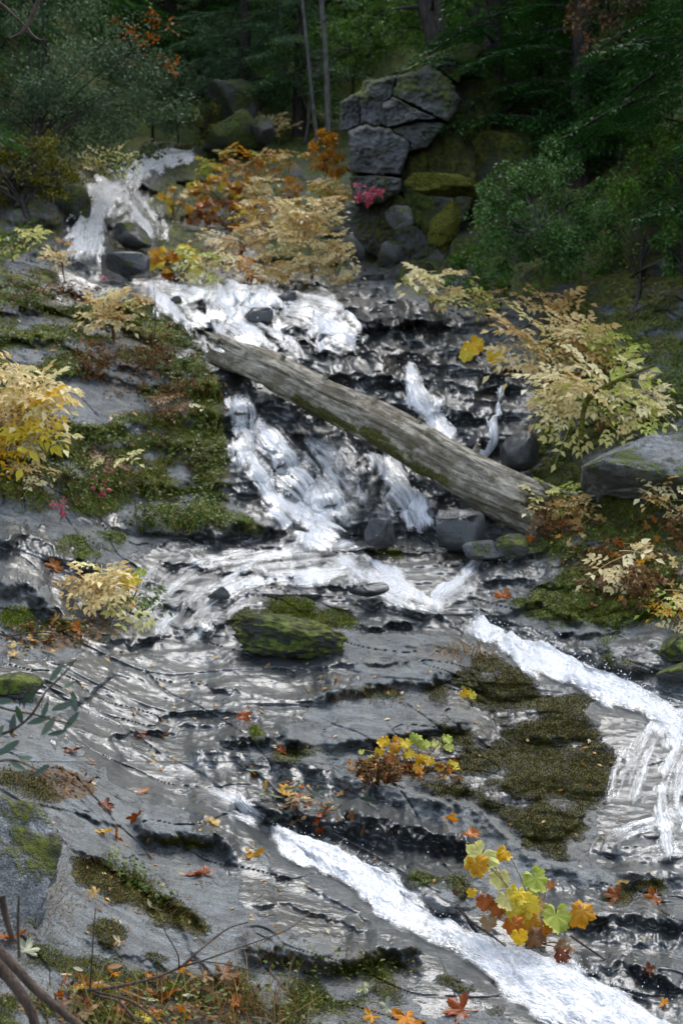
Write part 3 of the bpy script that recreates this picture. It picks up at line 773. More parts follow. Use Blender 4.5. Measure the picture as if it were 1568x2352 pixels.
def drops_mesh(name, d):
    o = np.array([[1, 0, 0], [-1, 0, 0], [0, 1, 0], [0, -1, 0], [0, 0, 1.3], [0, 0, -1.3]], float)
    f = np.array([[0, 2, 4], [2, 1, 4], [1, 3, 4], [3, 0, 4], [2, 0, 5], [1, 2, 5], [3, 1, 5], [0, 3, 5]])
    co = d[:, None, :3] + o[None] * d[:, 3][:, None, None]
    fc = f[None] + (np.arange(len(d)) * 6)[:, None, None]
    return new_mesh(name, co.reshape(-1, 3), fc.reshape(-1, 3))
SP = np.vstack(SPRAY)
tag(obj('water_spray', drops_mesh('water_spray', SP), M['drops']), 'fine drops of water thrown up along the white rapids', 'spray', kind='stuff')

# ------------------------------------------------------------------ loose rocks
import bmesh
def _ico(sub):
    bm = bmesh.new(); bmesh.ops.create_icosphere(bm, subdivisions=sub, radius=1.0)
    co = np.array([v.co[:] for v in bm.verts]); fc = np.array([[v.index for v in f.verts] for f in bm.faces]); bm.free()
    return co, fc
ICO = {k: _ico(k) for k in (2, 3, 4, 5)}

def rock_mesh(name, size, seed, sub=4, boxy=.55, cuts=7, rough=.05, moss=0.0, wet=0.0, tilt=(0, 0, 0), moss_up=True):
    rg = np.random.default_rng(seed)
    n, f = ICO[sub]
    p = np.sign(n) * np.abs(n) ** boxy
    p = p / np.maximum(1.0, np.linalg.norm(p, axis=1, keepdims=True) * .72)
    p = p @ np.array(Euler((rg.uniform(-.25, .25), rg.uniform(-.25, .25), rg.uniform(-.6, .6))).to_matrix()).T
    for _ in range(cuts):
        d = rg.normal(size=3); d /= np.linalg.norm(d)
        lim = rg.uniform(.42, .78)
        e = p @ d - lim
        p = p - np.where(e > 0, e, 0)[:, None] * d[None] * .96
    p = p + n * (rough * 1.1 * fbm3(n * 2.2 + seed, 3, seed) + rough * .7 * fbm3(n * 7 + seed, 3, seed + 9))[:, None]
    p = p / np.abs(p).max(axis=0)
    p = p * np.array(size)[None] * .5
    r = np.array(Euler(tilt).to_matrix())
    p = p @ r.T
    me = new_mesh(name, p, f, smooth=True)
    vn = np.zeros_like(p)
    fn = np.cross(p[f[:, 1]] - p[f[:, 0]], p[f[:, 2]] - p[f[:, 0]])
    for k in range(3): np.add.at(vn, f[:, k], fn)
    vn /= np.linalg.norm(vn, axis=1, keepdims=True) + 1e-9
    s = max(size)
    ms = moss + (.75 * vn[:, 2] * moss if moss_up else 0) + .55 * fbm3(p / s * 5 + seed, 3, seed + 2) * (1 if moss > 0 else 0)
    attr(me, 'moss', np.clip(ms, 0, 1) if moss > 0 else np.zeros(len(p)))
    attr(me, 'wet', np.full(len(p), wet))
    return me

def rock_at(name, box, Y=None, dy=0.0, thick=1.0, seed=1, label=None, cat='rock', group=None, parent=None, rot=(0, 0, 0), mk='boulder', **kw):
    """a loose rock whose outline fills the given box (u0, v0, u1, v1); Y its distance, by default that of the ground at its foot"""
    u0, v0, u1, v1 = box
    if Y is None:
        Y = float(_interp(Y1, (u0 + u1) / 2, v0 * .25 + v1 * .75)[0]) + dy
    w = (u1 - u0) / FPX * Y; h = (v1 - v0) / FPX * Y
    me = rock_mesh(name, (w, min(w, h * 1.6) * thick, h), seed, tilt=rot, **kw)
    c = unproj((u0 + u1) / 2, (v0 + v1) / 2, Y)
    o = obj(name, me, M[mk], parent, Vector(c) - (parent.location if parent else Vector((0, 0, 0))))
    if label: tag(o, label, cat, group)
    return o

rock_at('boulder', (980, 1150, 1112, 1272), 9.75, seed=3, label='dark angular grey boulder under the right end of the fallen log', cat='boulder', cuts=10, boxy=.4, wet=.8, rough=.03, rot=(0, .25, .5))
rock_at('flat_stone', (802, 1338, 888, 1380), None, -.12, 1.2, 11, label='dark flat wedge of stone lying in the water below the fall', cat='stone', cuts=9, wet=.8, boxy=.4, rot=(0, -.06, .3))
rock_at('stone', (476, 1346, 532, 1378), None, -.1, 1.0, 12, label='small brown and white stone in the water left of the mossy hump', cat='stone', wet=.3, cuts=6)
rock_at('stone', (642, 1471, 682, 1500), None, -.03, 1.0, 13, label='small pale stone perched on the upper rim of the wide slab', cat='stone', sub=3, cuts=6, mk='boulder_pale')
rock_at('mossy_rock', (506, 1410, 800, 1512), None, -.1, 1.0, 17, label='low brown mossy hump of rock with a grass tuft in mid stream', cat='rock', moss=.72, wet=.5, cuts=2, boxy=1.0, sub=5, rough=.13, rot=(0, .1, 0))
rock_at('mossy_rock', (-20, 1545, 102, 1605), None, -.06, 1.0, 19, label='round dark green moss cushion rock at the left rim of the slab', cat='rock', moss=.95, cuts=3, boxy=.8)
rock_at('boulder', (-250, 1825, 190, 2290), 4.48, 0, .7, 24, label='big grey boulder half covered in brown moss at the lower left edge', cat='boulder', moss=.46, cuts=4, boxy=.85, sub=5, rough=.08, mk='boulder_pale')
rock_at('boulder', (238, 582, 350, 652), None, -.3, 1.0, 29, label='dark wet boulder at the foot of the upper fall', cat='boulder', wet=1.0, moss=.2, cuts=7)
rock_at('boulder', (240, 508, 350, 580), None, -.3, 1.0, 31, label='mossy dark rock splitting the upper fall', cat='boulder', wet=.8, moss=.4, cuts=6)
rock_at('boulder', (555, 705, 628, 745), None, -.2, 1.0, 33, label='small black rock in the white terrace above the log', cat='rock', wet=1.0, cuts=7)
rock_at('boulder', (622, 668, 682, 700), None, -.2, 1.0, 35, label='small dark rock at the upper edge of the white terrace', cat='rock', wet=1.0, cuts=7)
rock_at('boulder', (380, 680, 420, 722), None, -.2, 1.0, 36, label='small dark rock on the left side of the terrace fall', cat='rock', wet=1.0, moss=.3, cuts=7)
rock_at('boulder', (1130, 985, 1238, 1085), None, -.15, 1.0, 37, label='rounded black wet rock beside the thin right fall', cat='boulder', wet=1.0, cuts=5, boxy=.7)
rock_at('boulder', (836, 1190, 912, 1262), None, -.25, 1.0, 39, label='black rounded rock at the foot of the log fall', cat='boulder', wet=1.0, cuts=5, boxy=.7)
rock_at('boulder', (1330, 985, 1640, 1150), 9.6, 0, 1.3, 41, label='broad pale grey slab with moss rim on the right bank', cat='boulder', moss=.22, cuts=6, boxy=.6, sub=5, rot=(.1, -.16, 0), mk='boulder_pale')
rock_at('stone', (1135, 1225, 1215, 1290), None, -.1, 1.0, 43, label='brown mossy stone below the right end of the log', cat='stone', moss=.6, cuts=5)
rock_at('stone', (1060, 1240, 1165, 1290), None, -.06, 1.0, 44, label='pale rounded stone in front of the dark hollow under the log', cat='stone', moss=.2, cuts=4, boxy=.8)
rock_at('mossy_rock', (1485, 1455, 1620, 1520), None, -.05, 1.0, 45, label='flat rock under a thick brown moss cushion at the right edge', cat='rock', moss=.95, cuts=4)
rock_at('mossy_rock', (1500, 1518, 1630, 1580), None, -.05, 1.0, 46, label='second dark moss cushion rock at the right edge beside the rapids', cat='rock', moss=.95, cuts=4)
# cliff on the right: split blocks
def block_mesh(name, poly, Yf, depth, seed, moss, org, bev=.07, lean=0.0, amp=.07):
    """a block of rock whose front outline is the given polygon"""
    pc = np.array(poly, float); c = pc.mean(0)
    n = 132
    th = np.linspace(0, 2 * np.pi, n, endpoint=False)
    dirs = np.stack([np.cos(th), np.sin(th)], 1)
    r = np.full(n, 1e9)
    for i in range(len(pc)):
        a_ = pc[i] - c; e = pc[(i + 1) % len(pc)] - pc[i]
        den = dirs[:, 0] * e[1] - dirs[:, 1] * e[0]
        den = np.where(np.abs(den) < 1e-9, 1e-9, den)
        t = (a_[0] * e[1] - a_[1] * e[0]) / den
        w = (a_[0] * dirs[:, 1] - a_[1] * dirs[:, 0]) / den
        ok = (t > 0) & (w >= -1e-6) & (w <= 1 + 1e-6)
        r = np.where(ok & (t < r), t, r)
    r = np.where(r > 1e8, np.median(r), r)
    r = (np.roll(r, 1) + 2 * r + np.roll(r, -1)) / 4
    r *= 1 + (.06) * pn(dirs[:, 0] * 4 + seed, dirs[:, 1] * 4, seed) + .035 * pn(dirs[:, 0] * 13 + seed, dirs[:, 1] * 13, seed)
    rows = [(f, 0.0) for f in np.concatenate([np.linspace(.02, .86, 20), [.91, .95, .98, 1.0]])] + [(1.01, d) for d in (.10, .2, .35, .6, 1.0)] + [(.9, 1.02)]
    co = []
    for f, dd in rows:
        uv = c[None] + dirs * (r * f)[:, None]
        g1 = fbm(uv[:, 0] / 40 + seed, uv[:, 1] / 40, 4, seed) * amp * (1 if dd == 0 else .6) + .35 * amp * fbm(uv[:, 0] / 9, uv[:, 1] / 9, 2, seed + 5)
        y = Yf + lean * (c[1] - uv[:, 1]) / FPX * Yf + g1 + bev * max(0, (f - .84) / .16) ** 2.5 + dd * depth
        co.append(unproj(uv[:, 0] + (3 * pn(uv[:, 0] / 15, y * 3, seed) if dd else 0), uv[:, 1], y))
    co = np.array(co); k = len(rows)
    ii = np.arange(k * n).reshape(k, n); jj = np.roll(ii, -1, 1)
    q = np.stack([ii[:-1].ravel(), ii[1:].ravel(), jj[1:].ravel(), jj[:-1].ravel()], 1)[:, ::-1]
    flat = co.reshape(-1, 3)
    caps = []
    for row in (0, k - 1):
        flat = np.vstack([flat, co[row].mean(0)[None]])
        caps.append(np.stack([ii[row], jj[row], np.full(n, len(flat) - 1)], 1))
    me = new_mesh(name, flat - np.array(org)[None], [q, np.vstack(caps)])
    up = np.concatenate([np.repeat(np.array([1.0 if dd > 0 else max(0, (f - .8) * 3) for f, dd in rows]), n) * np.tile(np.clip(-dirs[:, 1], -.4, 1), k), [0, 0]])
    nz = fbm3(flat * 2.3 + seed, 3, seed + 2)
    attr(me, 'moss', np.clip(moss + .5 * up + .55 * nz, 0, 1)); attr(me, 'wet', np.zeros(len(flat)))
    return me
cl = empty('cliff', unproj(880, 690, 16.2))
tag(cl, 'cracked grey cliff of stacked blocks with mossy crown above the creek', 'cliff')
def cpoly(pts): return [(784 + x / 2, y / 2) for x, y in pts]
for i, (pts, yy, dp, ms, ln) in enumerate([
        ([(232, 440), (262, 352), (400, 300), (500, 368), (545, 460), (492, 556), (440, 540), (340, 486)], 16.0, 1.6, .26, .25),
        ([(92, 436), (140, 372), (256, 350), (228, 446), (186, 470), (214, 584), (88, 572)], 16.1, 1.5, .36, .1),
        ([(184, 474), (236, 446), (352, 506), (440, 548), (340, 552), (212, 588)], 15.9, 1.4, .42, .1),
        ([(32, 604), (92, 574), (216, 592), (316, 660), (272, 806), (150, 802), (46, 794)], 15.7, 1.6, .24, .05),
        ([(220, 594), (330, 556), (486, 562), (390, 676), (300, 700), (316, 656)], 15.95, 1.4, .50, .2),
        ([(42, 812), (150, 806), (274, 816), (268, 884), (184, 934), (58, 934)], 15.6, 1.4, .34, .1),
        ([(-4, 470), (60, 430), (96, 440), (84, 574), (30, 602), (-6, 600)], 16.6, 1.4, .3, .1),
        ([(230, 350), (300, 318), (430, 246), (560, 196), (650, 216), (604, 300), (530, 380), (430, 306)], 16.8, 2.4, .85, .7),
        ([(470, 570), (600, 690), (630, 830), (560, 1010), (420, 1110), (300, 1010), (266, 826), (296, 700), (396, 672)], 16.2, 1.6, .78, .25),
        ([(10, 940), (180, 930), (270, 890), (330, 1010), (300, 1110), (180, 1190), (60, 1130), (20, 1040)], 15.9, 1.4, .45, .25),
        ([(300, 1010), (420, 1110), (480, 1250), (380, 1390), (200, 1370), (150, 1230), (220, 1110)], 15.7, 1.4, .6, .4),
        ([(40, 430), (140, 372), (420, 250), (650, 210), (740, 400), (680, 620), (700, 900), (600, 1150), (320, 1230), (60, 1010)], 17.0, 2.5, .8, .3)]):
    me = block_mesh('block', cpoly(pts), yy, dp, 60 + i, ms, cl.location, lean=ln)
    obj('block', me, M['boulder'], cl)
for i, (bx, lab) in enumerate([((772, 535, 838, 602), 'pale angular stone at the left foot of the cliff'), ((868, 555, 942, 622), 'grey stone with moss below the cliff blocks'),
        ((815, 618, 882, 675), 'grey wedge shaped stone at the base of the cliff'), ((880, 470, 950, 530), 'grey stone wedged high between moss on the cliff foot'),
        ((905, 600, 1000, 700), 'mossy stone at the right foot of the cliff'), ((1000, 540, 1100, 660), 'dark mossy stone right of the cliff foot')]):
    rock_at('stone', bx, 15.2 - .05 * i, 0, 1.0, 80 + i, lab, 'stone', moss=(.15, .3, .25, .2, .7, .7)[i], cuts=9, boxy=.45)
rock_at('mossy_rock', (1020, 300, 1260, 620), 16.9, 0, 1.0, 121, 'big dark mossy rock in the shade right of the cliff', 'rock', moss=.8, cuts=6, boxy=.6, sub=5)
rock_at('mossy_rock', (1160, 430, 1420, 700), 15.0, 0, 1.0, 122, 'dark mossy bank rock behind the glossy oak shrub', 'rock', moss=.8, cuts=6, boxy=.6, sub=5)
for i, (bx, yy, lab) in enumerate([((470, 165, 600, 300), 25, 'tall mossy outcrop beside the head of the creek'), ((462, 250, 618, 352), 24, 'rounded rock thick with yellow moss by the creek head'), ((575, 262, 640, 330), 23.6, 'small grey rock right of the mossy outcrop'),
        ((1170, 600, 1330, 720), 13.2, 'dark mossy rock under the oak shrub on the right bank'), ((1440, 560, 1600, 720), 13.0, 'steep mossy rock face at the right edge'), ((60, 420, 210, 520), 17, 'brown mossy boulder in the shade left of the upper fall')]):
    rock_at('mossy_rock', bx, yy, 0, 1.0, 100 + i, lab, 'rock', moss=(.55, .85, .3, .7, .6, .6)[i], cuts=6, boxy=.6)

# ------------------------------------------------------------------ the fallen log
def wood_material():
    m, nt = mat('weathered_wood'); g = G(nt)
    lu = g.attr('lu'); la = g.attr('la'); mo = g.attr('moss')
    cmb = g.n('ShaderNodeCombineXYZ'); g.l(lu, cmb.inputs[0]); g.l(la, cmb.inputs[1]); c = cmb.outputs[0]
    oc = g.n('ShaderNodeTexCoord').outputs['Object']
    gr = g.noise(g.map(oc, (2.6, 9, 9)), 2.0, 5, .7, .8)
    gr2 = g.noise(g.map(oc, (2.2, 30, 30)), 1.8, 3, .7, .5)
    bl = g.noise(g.pos(), 5.5, 4, .65); fine = g.noise(g.pos(), 55, 3, .7)
    col = g.mix(g.ramp(gr, .32, .66), (.10, .085, .06), (.46, .42, .33))
    col = g.mix(g.ramp(bl, .46, .60, .0, .75), col, (.13, .105, .06))
    col = g.mix(g.ramp(gr2, .46, .32, 0, .7), col, (.04, .032, .024))
    col = g.mix(g.math('MULTIPLY', g.attr('crack'), .8), col, (.03, .024, .018))
    mcol = g.mix(g.ramp(fine, .35, .65), (.03, .035, .008), (.13, .125, .02))
    mf = g.ramp(g.math('ADD', mo, g.math('MULTIPLY', g.math('SUBTRACT', bl, .5), 1.0)), .4, .62)
    col = g.mix(mf, col, mcol)
    h = g.math('ADD', g.math('MULTIPLY', gr, .03), g.math('MULTIPLY', gr2, .010))
    h = g.math('ADD', h, g.math('MULTIPLY', fine, g.math('ADD', .003, g.math('MULTIPLY', mf, .02))))
    g.out(g.bsdf(col, .8, g.bump(h, 1.0, 1.0), .3))
    return m
M['wood'] = wood_material()

def log_mesh(name, L, r0, r1, nl=260, na=84, seed=1, ragged=.26, moss=None):
    x = np.linspace(0, L, nl); a = np.linspace(0, 2 * np.pi, na, endpoint=False)
    X, A = np.meshgrid(x, a, indexing='ij')
    t = X / L
    rad = r0 + (r1 - r0) * t
    ca, sa = np.cos(A), np.sin(A)
    grain = fbm(X * 1.0, ca * 4 + 3, 3, seed) + fbm(X * 1.1, sa * 4 + 9, 3, seed + 4)
    gro = np.abs(fbm(X * .8, A * 3.0 + .5 * pn(X * 2, A, seed), 3, seed + 8) * (1 - np.exp(-((A - 0) / .4) ** 2)) * (1 - np.exp(-((A - 2 * np.pi) / .4) ** 2)))
    big = pn3(np.stack([X * .8, ca * 1.2, sa * 1.2], -1), seed + 12)
    crk = 0
    for q_, (a0, t0, t1) in enumerate(((.9, .0, .45), (1.5, .3, .8), (2.1, .55, 1.0), (.5, .62, 1.0), (2.7, .1, .5), (5.6, .4, .95), (1.2, .85, 1.0))):
        ac = a0 + .25 * pn(X * 1.3 + q_, 0 * X, seed + 50 + q_)
        crk = crk + np.exp(-((A - ac) / .045) ** 2) * sstep(t0, t0 + .08, t) * (1 - sstep(t1 - .08, t1 + .01, t))
    rad = rad * (1 + .06 * grain + .20 * big - .12 * np.clip(.35 - gro, 0, 1) - .16 * np.clip(crk, 0, 1))
    for q_, (tk, ak, sk, hk) in enumerate(((.16, 1.4, .05, .10), (.27, .7, .06, .14), (.41, 1.9, .05, .12), (.52, .9, .07, .13), (.68, 1.5, .05, .12), (.83, .8, .06, .14), (.6, 5.4, .06, .12))):
        rad = rad * (1 + hk * np.exp(-((X - tk * L) / (sk * 2.4)) ** 2 - ((A - ak) / .35) ** 2))
    # broken patches where a shell of wood has come off
    shell = sstep(.12, .3, pn3(np.stack([X * 1.3, ca * 1.7, sa * 1.7], -1) + 4.4, seed + 20))
    rad = rad * (1 - .12 * shell)
    XX = X.copy()
    e0 = ragged * (.6 * pn3(np.stack([0 * X, ca * 2, sa * 2], -1), seed + 30) + .7 * pn3(np.stack([0 * X, ca * 7, sa * 7], -1), seed + 31))
    XX = X + e0 * (1 - t) ** 14 * 1.0 + e0[:, ::-1] * 1.4 * t ** 14
    bend = .05 * np.sin(t * 5) * L * .2 + .012 * np.sin(t * 13)
    bend2 = .035 * np.sin(t * 3.4 + 1) * L * .2
    co = np.stack([XX, rad * ca + bend2, rad * sa + bend], -1).reshape(-1, 3)
    ii = np.arange(nl * na).reshape(nl, na); jj = np.roll(ii, -1, 1)
    q = np.stack([ii[:-1].ravel(), ii[1:].ravel(), jj[1:].ravel(), jj[:-1].ravel()], 1)
    tri = []
    extra = []
    n0 = len(co)
    # hollowed, splintered ends: two inner rings and a centre
    for row, sgn in ((0, 1), (nl - 1, -1)):
        ring = co[ii[row]]
        cen = ring.mean(0)
        prev = ii[row]
        for fr, dp in ((.82, .00), (.55, .05), (.2, .11)):
            rr_ = cen + (ring - cen) * fr + np.array([sgn * dp * 1.0, 0, 0]) + np.column_stack([.05 * pn(a * 6, fr * 9 + a * 0, seed + 40), 0 * a, 0 * a])
            st = n0 + len(extra); extra.extend(rr_.tolist())
            cur = np.arange(st, st + na)
            a1 = np.roll(prev, -1); b1 = np.roll(cur, -1)
            qq = np.stack([prev, cur, b1, a1], 1)
            q = np.vstack([q, qq if sgn < 0 else qq[:, ::-1]])
            prev = cur
        st = n0 + len(extra); extra.append((cen + np.array([sgn * .12, 0, 0])).tolist())
        a1 = np.roll(prev, -1)
        tr = np.stack([prev, np.full(na, st), a1], 1)
        tri.append(tr if sgn < 0 else tr[:, ::-1])
    co2 = np.vstack([co, np.array(extra)])
    me = new_mesh(name, co2, [q, np.vstack(tri)])
    ex = len(extra)
    attr(me, 'lu', np.concatenate([X.ravel(), np.array(extra)[:, 0]]))
    attr(me, 'la', np.concatenate([(np.abs(A - np.pi) * .16).ravel(), np.linspace(0, 3, ex)]))
    ms = np.zeros((nl, na)) if moss is None else moss(t, A, X)
    attr(me, 'moss', np.concatenate([np.clip(ms, 0, 1).ravel(), np.zeros(ex)]))
    attr(me, 'crack', np.concatenate([np.clip(crk, 0, 1).ravel(), np.zeros(ex)]))
    return me

def place_log(o, A, B):
    d = (B - A).normalized()
    side = d.cross(Vector((0, 0, 1))).normalized(); up = side.cross(d).normalized()
    o.matrix_world = Matrix(((d.x, -side.x, up.x, A.x), (d.y, -side.y, up.y, A.y), (d.z, -side.z, up.z, A.z), (0, 0, 0, 1)))

LA = Vector(unproj(502, 806, 11.75)); LB = Vector(unproj(1236, 1160, 9.95))
lg = empty('fallen_log'); place_log(lg, LA, LB)
tag(lg, 'long weathered grey log lying slantwise across the fall', 'log')
LL = (LB - LA).length
def lmoss(t, A, X):
    low = sstep(.2, -.75, np.sin(A))            # underside and lower flank
    nz = fbm(X * 1.8, A * 1.3, 3, 440)
    return .75 * low * sstep(.15, .4, t) * (1 - sstep(.72, .9, t)) + .35 * nz * (t > .12) * (1 - sstep(.8, .95, t)) + .15 * (np.sin(A) > .7)
lg_trunk = obj('trunk', log_mesh('trunk', LL, .140, .200, seed=5, moss=lmoss), M['wood'], lg)
# splinters at the broken ends and stubs of branches
def cone_mesh(name, L, r, seed=0, n=9, taper=.15, bend=.1, seg=6):
    t = np.linspace(0, 1, seg); a = np.linspace(0, 2 * np.pi, n, endpoint=False)
    T, A = np.meshgrid(t, a, indexing='ij')
    rd = r * (1 - (1 - taper) * T) * (1 + .18 * pn(T * 3 + seed, A * 1.1, seed))
    co = np.stack([T * L, rd * np.cos(A), rd * np.sin(A) + bend * L * T ** 2], -1).reshape(-1, 3)
    ii = np.arange(seg * n).reshape(seg, n); jj = np.roll(ii, -1, 1)
    q = np.stack([ii[:-1].ravel(), ii[1:].ravel(), jj[1:].ravel(), jj[:-1].ravel()], 1)
    co = np.vstack([co, [[L * 1.02, 0, bend * L]]])
    tr = np.stack([ii[-1], jj[-1], np.full(n, len(co) - 1)], 1)
    me = new_mesh(name, co, [q, tr])
    attr(me, 'lu', co[:, 0]); attr(me, 'la', np.linspace(0, .6, len(co))); attr(me, 'moss', np.zeros(len(co)))
    return me
for i, (x, a, ln, rr_, ry) in enumerate([(LL - .10, .9, .34, .035, -.10), (LL - .12, 1.6, .26, .03, -.05), (LL - .1, 5.6, .30, .032, .10), (.04, 2.2, -.16, .03, 0), (.05, 4.0, -.20, .035, 0)]):
    r_ = .15 if x > 1 else .12
    o = obj('splinter', cone_mesh('splinter', ln, rr_, i), M['wood'], lg_trunk, (x, r_ * math.cos(a), r_ * math.sin(a)))
    o.rotation_euler = (0, ry, 0)
for i, (t_, a, ln) in enumerate([(.34, 1.0, .10), (.63, .5, .09), (.5, 1.9, .12), (.2, 1.5, .08), (.8, 1.2, .09)]):
    o = obj('branch_stub', cone_mesh('branch_stub', ln + .14, .032, 10 + i, taper=.7), M['wood'], lg_trunk, (t_ * LL, 0, .0))
    o.rotation_euler = (0, -R(78), a - math.pi / 2) if False else Euler((a - math.pi / 2, -R(80), 0))
# thin old log across the head of the creek
lo = obj('small_log', log_mesh('small_log', 1.6, .05, .06, 60, 20, 9, .05, lambda t, A, X: .5 + 0 * t), M['wood'])
place_log(lo, Vector(unproj(298, 333, 25.0)), Vector(unproj(462, 334, 24.6)))
lo.scale = (((164 / FPX * 24.8)) / 1.6, 1, 1)
tag(lo, 'thin dark mossy log bridging the head of the upper fall', 'log')
# ------------------------------------------------------------------ leaf and bark materials
def leaf_mat(name, cols, rough=.45, trans=.35, spec=.4, noise_scale=30, vary='object'):
    def _sat(c, k=1.3):
        l_ = .25 * c[0] + .6 * c[1] + .15 * c[2]
        return tuple(max(.002, l_ + (x - l_) * k) for x in c)
    cols = [_sat(c, 1.08 if name in ('leaf_cream', 'leaf_tan', 'leaf_lime') else 1.3) for c in cols]
    m, nt = mat(name); g = G(nt)
    cr = g.n('ShaderNodeValToRGB')
    el = cr.color_ramp.elements
    while len(el) < len(cols): el.new(.5)
    for i, c in enumerate(cols):
        el[i].position = i / max(1, len(cols) - 1); el[i].color = (*c, 1)
    if vary == 'object':
        rnd = g.n('ShaderNodeObjectInfo').outputs['Random']
    else:
        rnd = g.attr('shade')
    nz = g.noise(g.pos(), noise_scale, 3, .6)
    f = g.math('ADD', rnd, g.math('MULTIPLY', g.math('SUBTRACT', nz, .5), .7), clamp=True)
    g.l(f, cr.inputs[0]); col = cr.outputs[0]
    b = g.bsdf(col, rough, None, spec)
    t = g.n('ShaderNodeBsdfTranslucent'); g.l(col, t.inputs[0])
    mx = g.n('ShaderNodeMixShader'); mx.inputs[0].default_value = trans; g.l(b, mx.inputs[1]); g.l(t.outputs[0], mx.inputs[2])
    g.out(mx.outputs[0]); return m

def bark_mat(name, c0, c1):
    m, nt = mat(name); g = G(nt)
    n = g.noise(g.map(g.pos(), (9, 9, 2)), 3, 4, .7)
    g.out(g.bsdf(g.mix(g.ramp(n, .3, .7), c0, c1), .9, g.bump(n, .03, .8), .2)); return m

L = {
    'cream': leaf_mat('leaf_cream', [(.58, .42, .17), (.76, .63, .33), (.84, .75, .46), (.70, .65, .30)]),
    'tan': leaf_mat('leaf_tan', [(.42, .25, .08), (.64, .46, .18), (.74, .58, .28), (.52, .32, .10)]),
    'gold': leaf_mat('leaf_gold', [(.48, .26, .03), (.62, .40, .06), (.70, .54, .14), (.6, .52, .14)]),
    'lime': leaf_mat('leaf_lime', [(.26, .33, .05), (.46, .50, .10), (.64, .63, .22), (.68, .60, .24)]),
    'orange': leaf_mat('leaf_orange', [(.22, .07, .015), (.42, .16, .03), (.55, .28, .06), (.5, .32, .10)]),
    'russet': leaf_mat('leaf_russet', [(.10, .03, .012), (.26, .07, .018), (.36, .13, .03), (.30, .17, .08)], .3, .25),
    'brown': leaf_mat('leaf_brown', [(.05, .025, .012), (.13, .065, .03), (.22, .13, .07), (.28, .20, .12)], .6, .2),
    'red': leaf_mat('leaf_red', [(.22, .02, .03), (.42, .06, .09), (.5, .12, .14)]),
    'pale': leaf_mat('leaf_pale', [(.30, .33, .26), (.42, .40, .28), (.28, .22, .14), (.20, .22, .14)], .35, .2),
    'green': leaf_mat('leaf_green', [(.025, .045, .010), (.06, .10, .02), (.12, .16, .04)]),
    'oakleaf': leaf_mat('leaf_oak_near', [(.02, .035, .022), (.045, .07, .045), (.07, .10, .065)], .3, .2, .5),
    'oak': leaf_mat('leaf_oak', [(0.024, 0.048, 0.024), (0.063, 0.101, 0.053), (0.120, 0.164, 0.096)], .6, .25, .25, 6, 'shade'),
    'oakgreen': leaf_mat('leaf_oak_green', [(0.027, 0.065, 0.023), (0.073, 0.138, 0.046), (0.138, 0.219, 0.078)], .5, .28, .35, 6, 'shade'),
    'olive': leaf_mat('leaf_olive', [(0.034, 0.040, 0.010), (0.101, 0.101, 0.023), (0.254, 0.237, 0.051)], .5, .3, .3, 4, 'shade'),
    'forest': leaf_mat('leaf_forest', [(0.034, 0.070, 0.020), (0.084, 0.154, 0.042), (0.156, 0.259, 0.062)], .45, .3, .35, 4, 'shade'),
    'conifer': leaf_mat('needles', [(0.018, 0.046, 0.018), (0.046, 0.107, 0.036), (0.082, 0.184, 0.051)], .5, .25, .35, 3, 'shade'),
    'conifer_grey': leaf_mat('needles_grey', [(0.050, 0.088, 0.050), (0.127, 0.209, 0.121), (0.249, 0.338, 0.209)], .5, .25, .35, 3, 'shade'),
    'maple_tree': leaf_mat('leaf_maple_tree', [(.24, .06, .015), (.40, .14, .04), (.48, .22, .08)], .45, .35, .4, 6, 'shade'),
    'gold_small': leaf_mat('leaf_gold_small', [(.30, .13, .015), (.45, .22, .02), (.50, .32, .05)], .45, .35, .4, 6, 'shade'),
    'pink_small': leaf_mat('leaf_pink_small', [(.32, .06, .09), (.46, .12, .16), (.52, .2, .22)], .45, .35, .4, 6, 'shade'),
    'russet_small': leaf_mat('leaf_russet_small', [(.05, .06, .03), (.14, .10, .06), (.24, .12, .06)], .45, .3, .4, 6, 'shade'),
    'herb': leaf_mat('leaf_herb', [(.03, .05, .012), (.075, .11, .025), (.16, .17, .05)], .5, .3, .4, 12, 'shade'),
    'deadherb': leaf_mat('leaf_dead_herb', [(.045, .022, .012), (.11, .06, .03), (.24, .15, .07)], .7, .2, .2, 12, 'shade'),
    'moss': leaf_mat('moss_fuzz', [(.038, .056, .007), (.070, .100, .009), (.090, .095, .012), (.14, .165, .016)], .8, .2, .1, 3, 'shade'),
    'moss_brown': leaf_mat('moss_fuzz_brown', [(.024, .022, .006), (.042, .038, .010), (.062, .050, .016), (.075, .076, .016)], .8, .2, .1, 3, 'shade'),
    'grass': leaf_mat('grass_blades', [(.05, .07, .018), (.14, .15, .045), (.30, .26, .12)], .6, .3, .3, 5, 'shade'),
    'drygrass': leaf_mat('dry_grass_blades', [(.07, .045, .02), (.20, .13, .06), (.32, .24, .13)], .7, .25, .2, 5, 'shade'),
}
M['bark'] = bark_mat('bark_dark', (.018, .016, .014), (.07, .062, .052))
M['bark_grey'] = bark_mat('bark_grey', (.06, .06, .055), (.17, .165, .15))
M['twig'] = bark_mat('twig_brown', (.035, .024, .018), (.11, .08, .06))
M['stem'] = bark_mat('stem_tan', (.10, .055, .025), (.26, .16, .07))

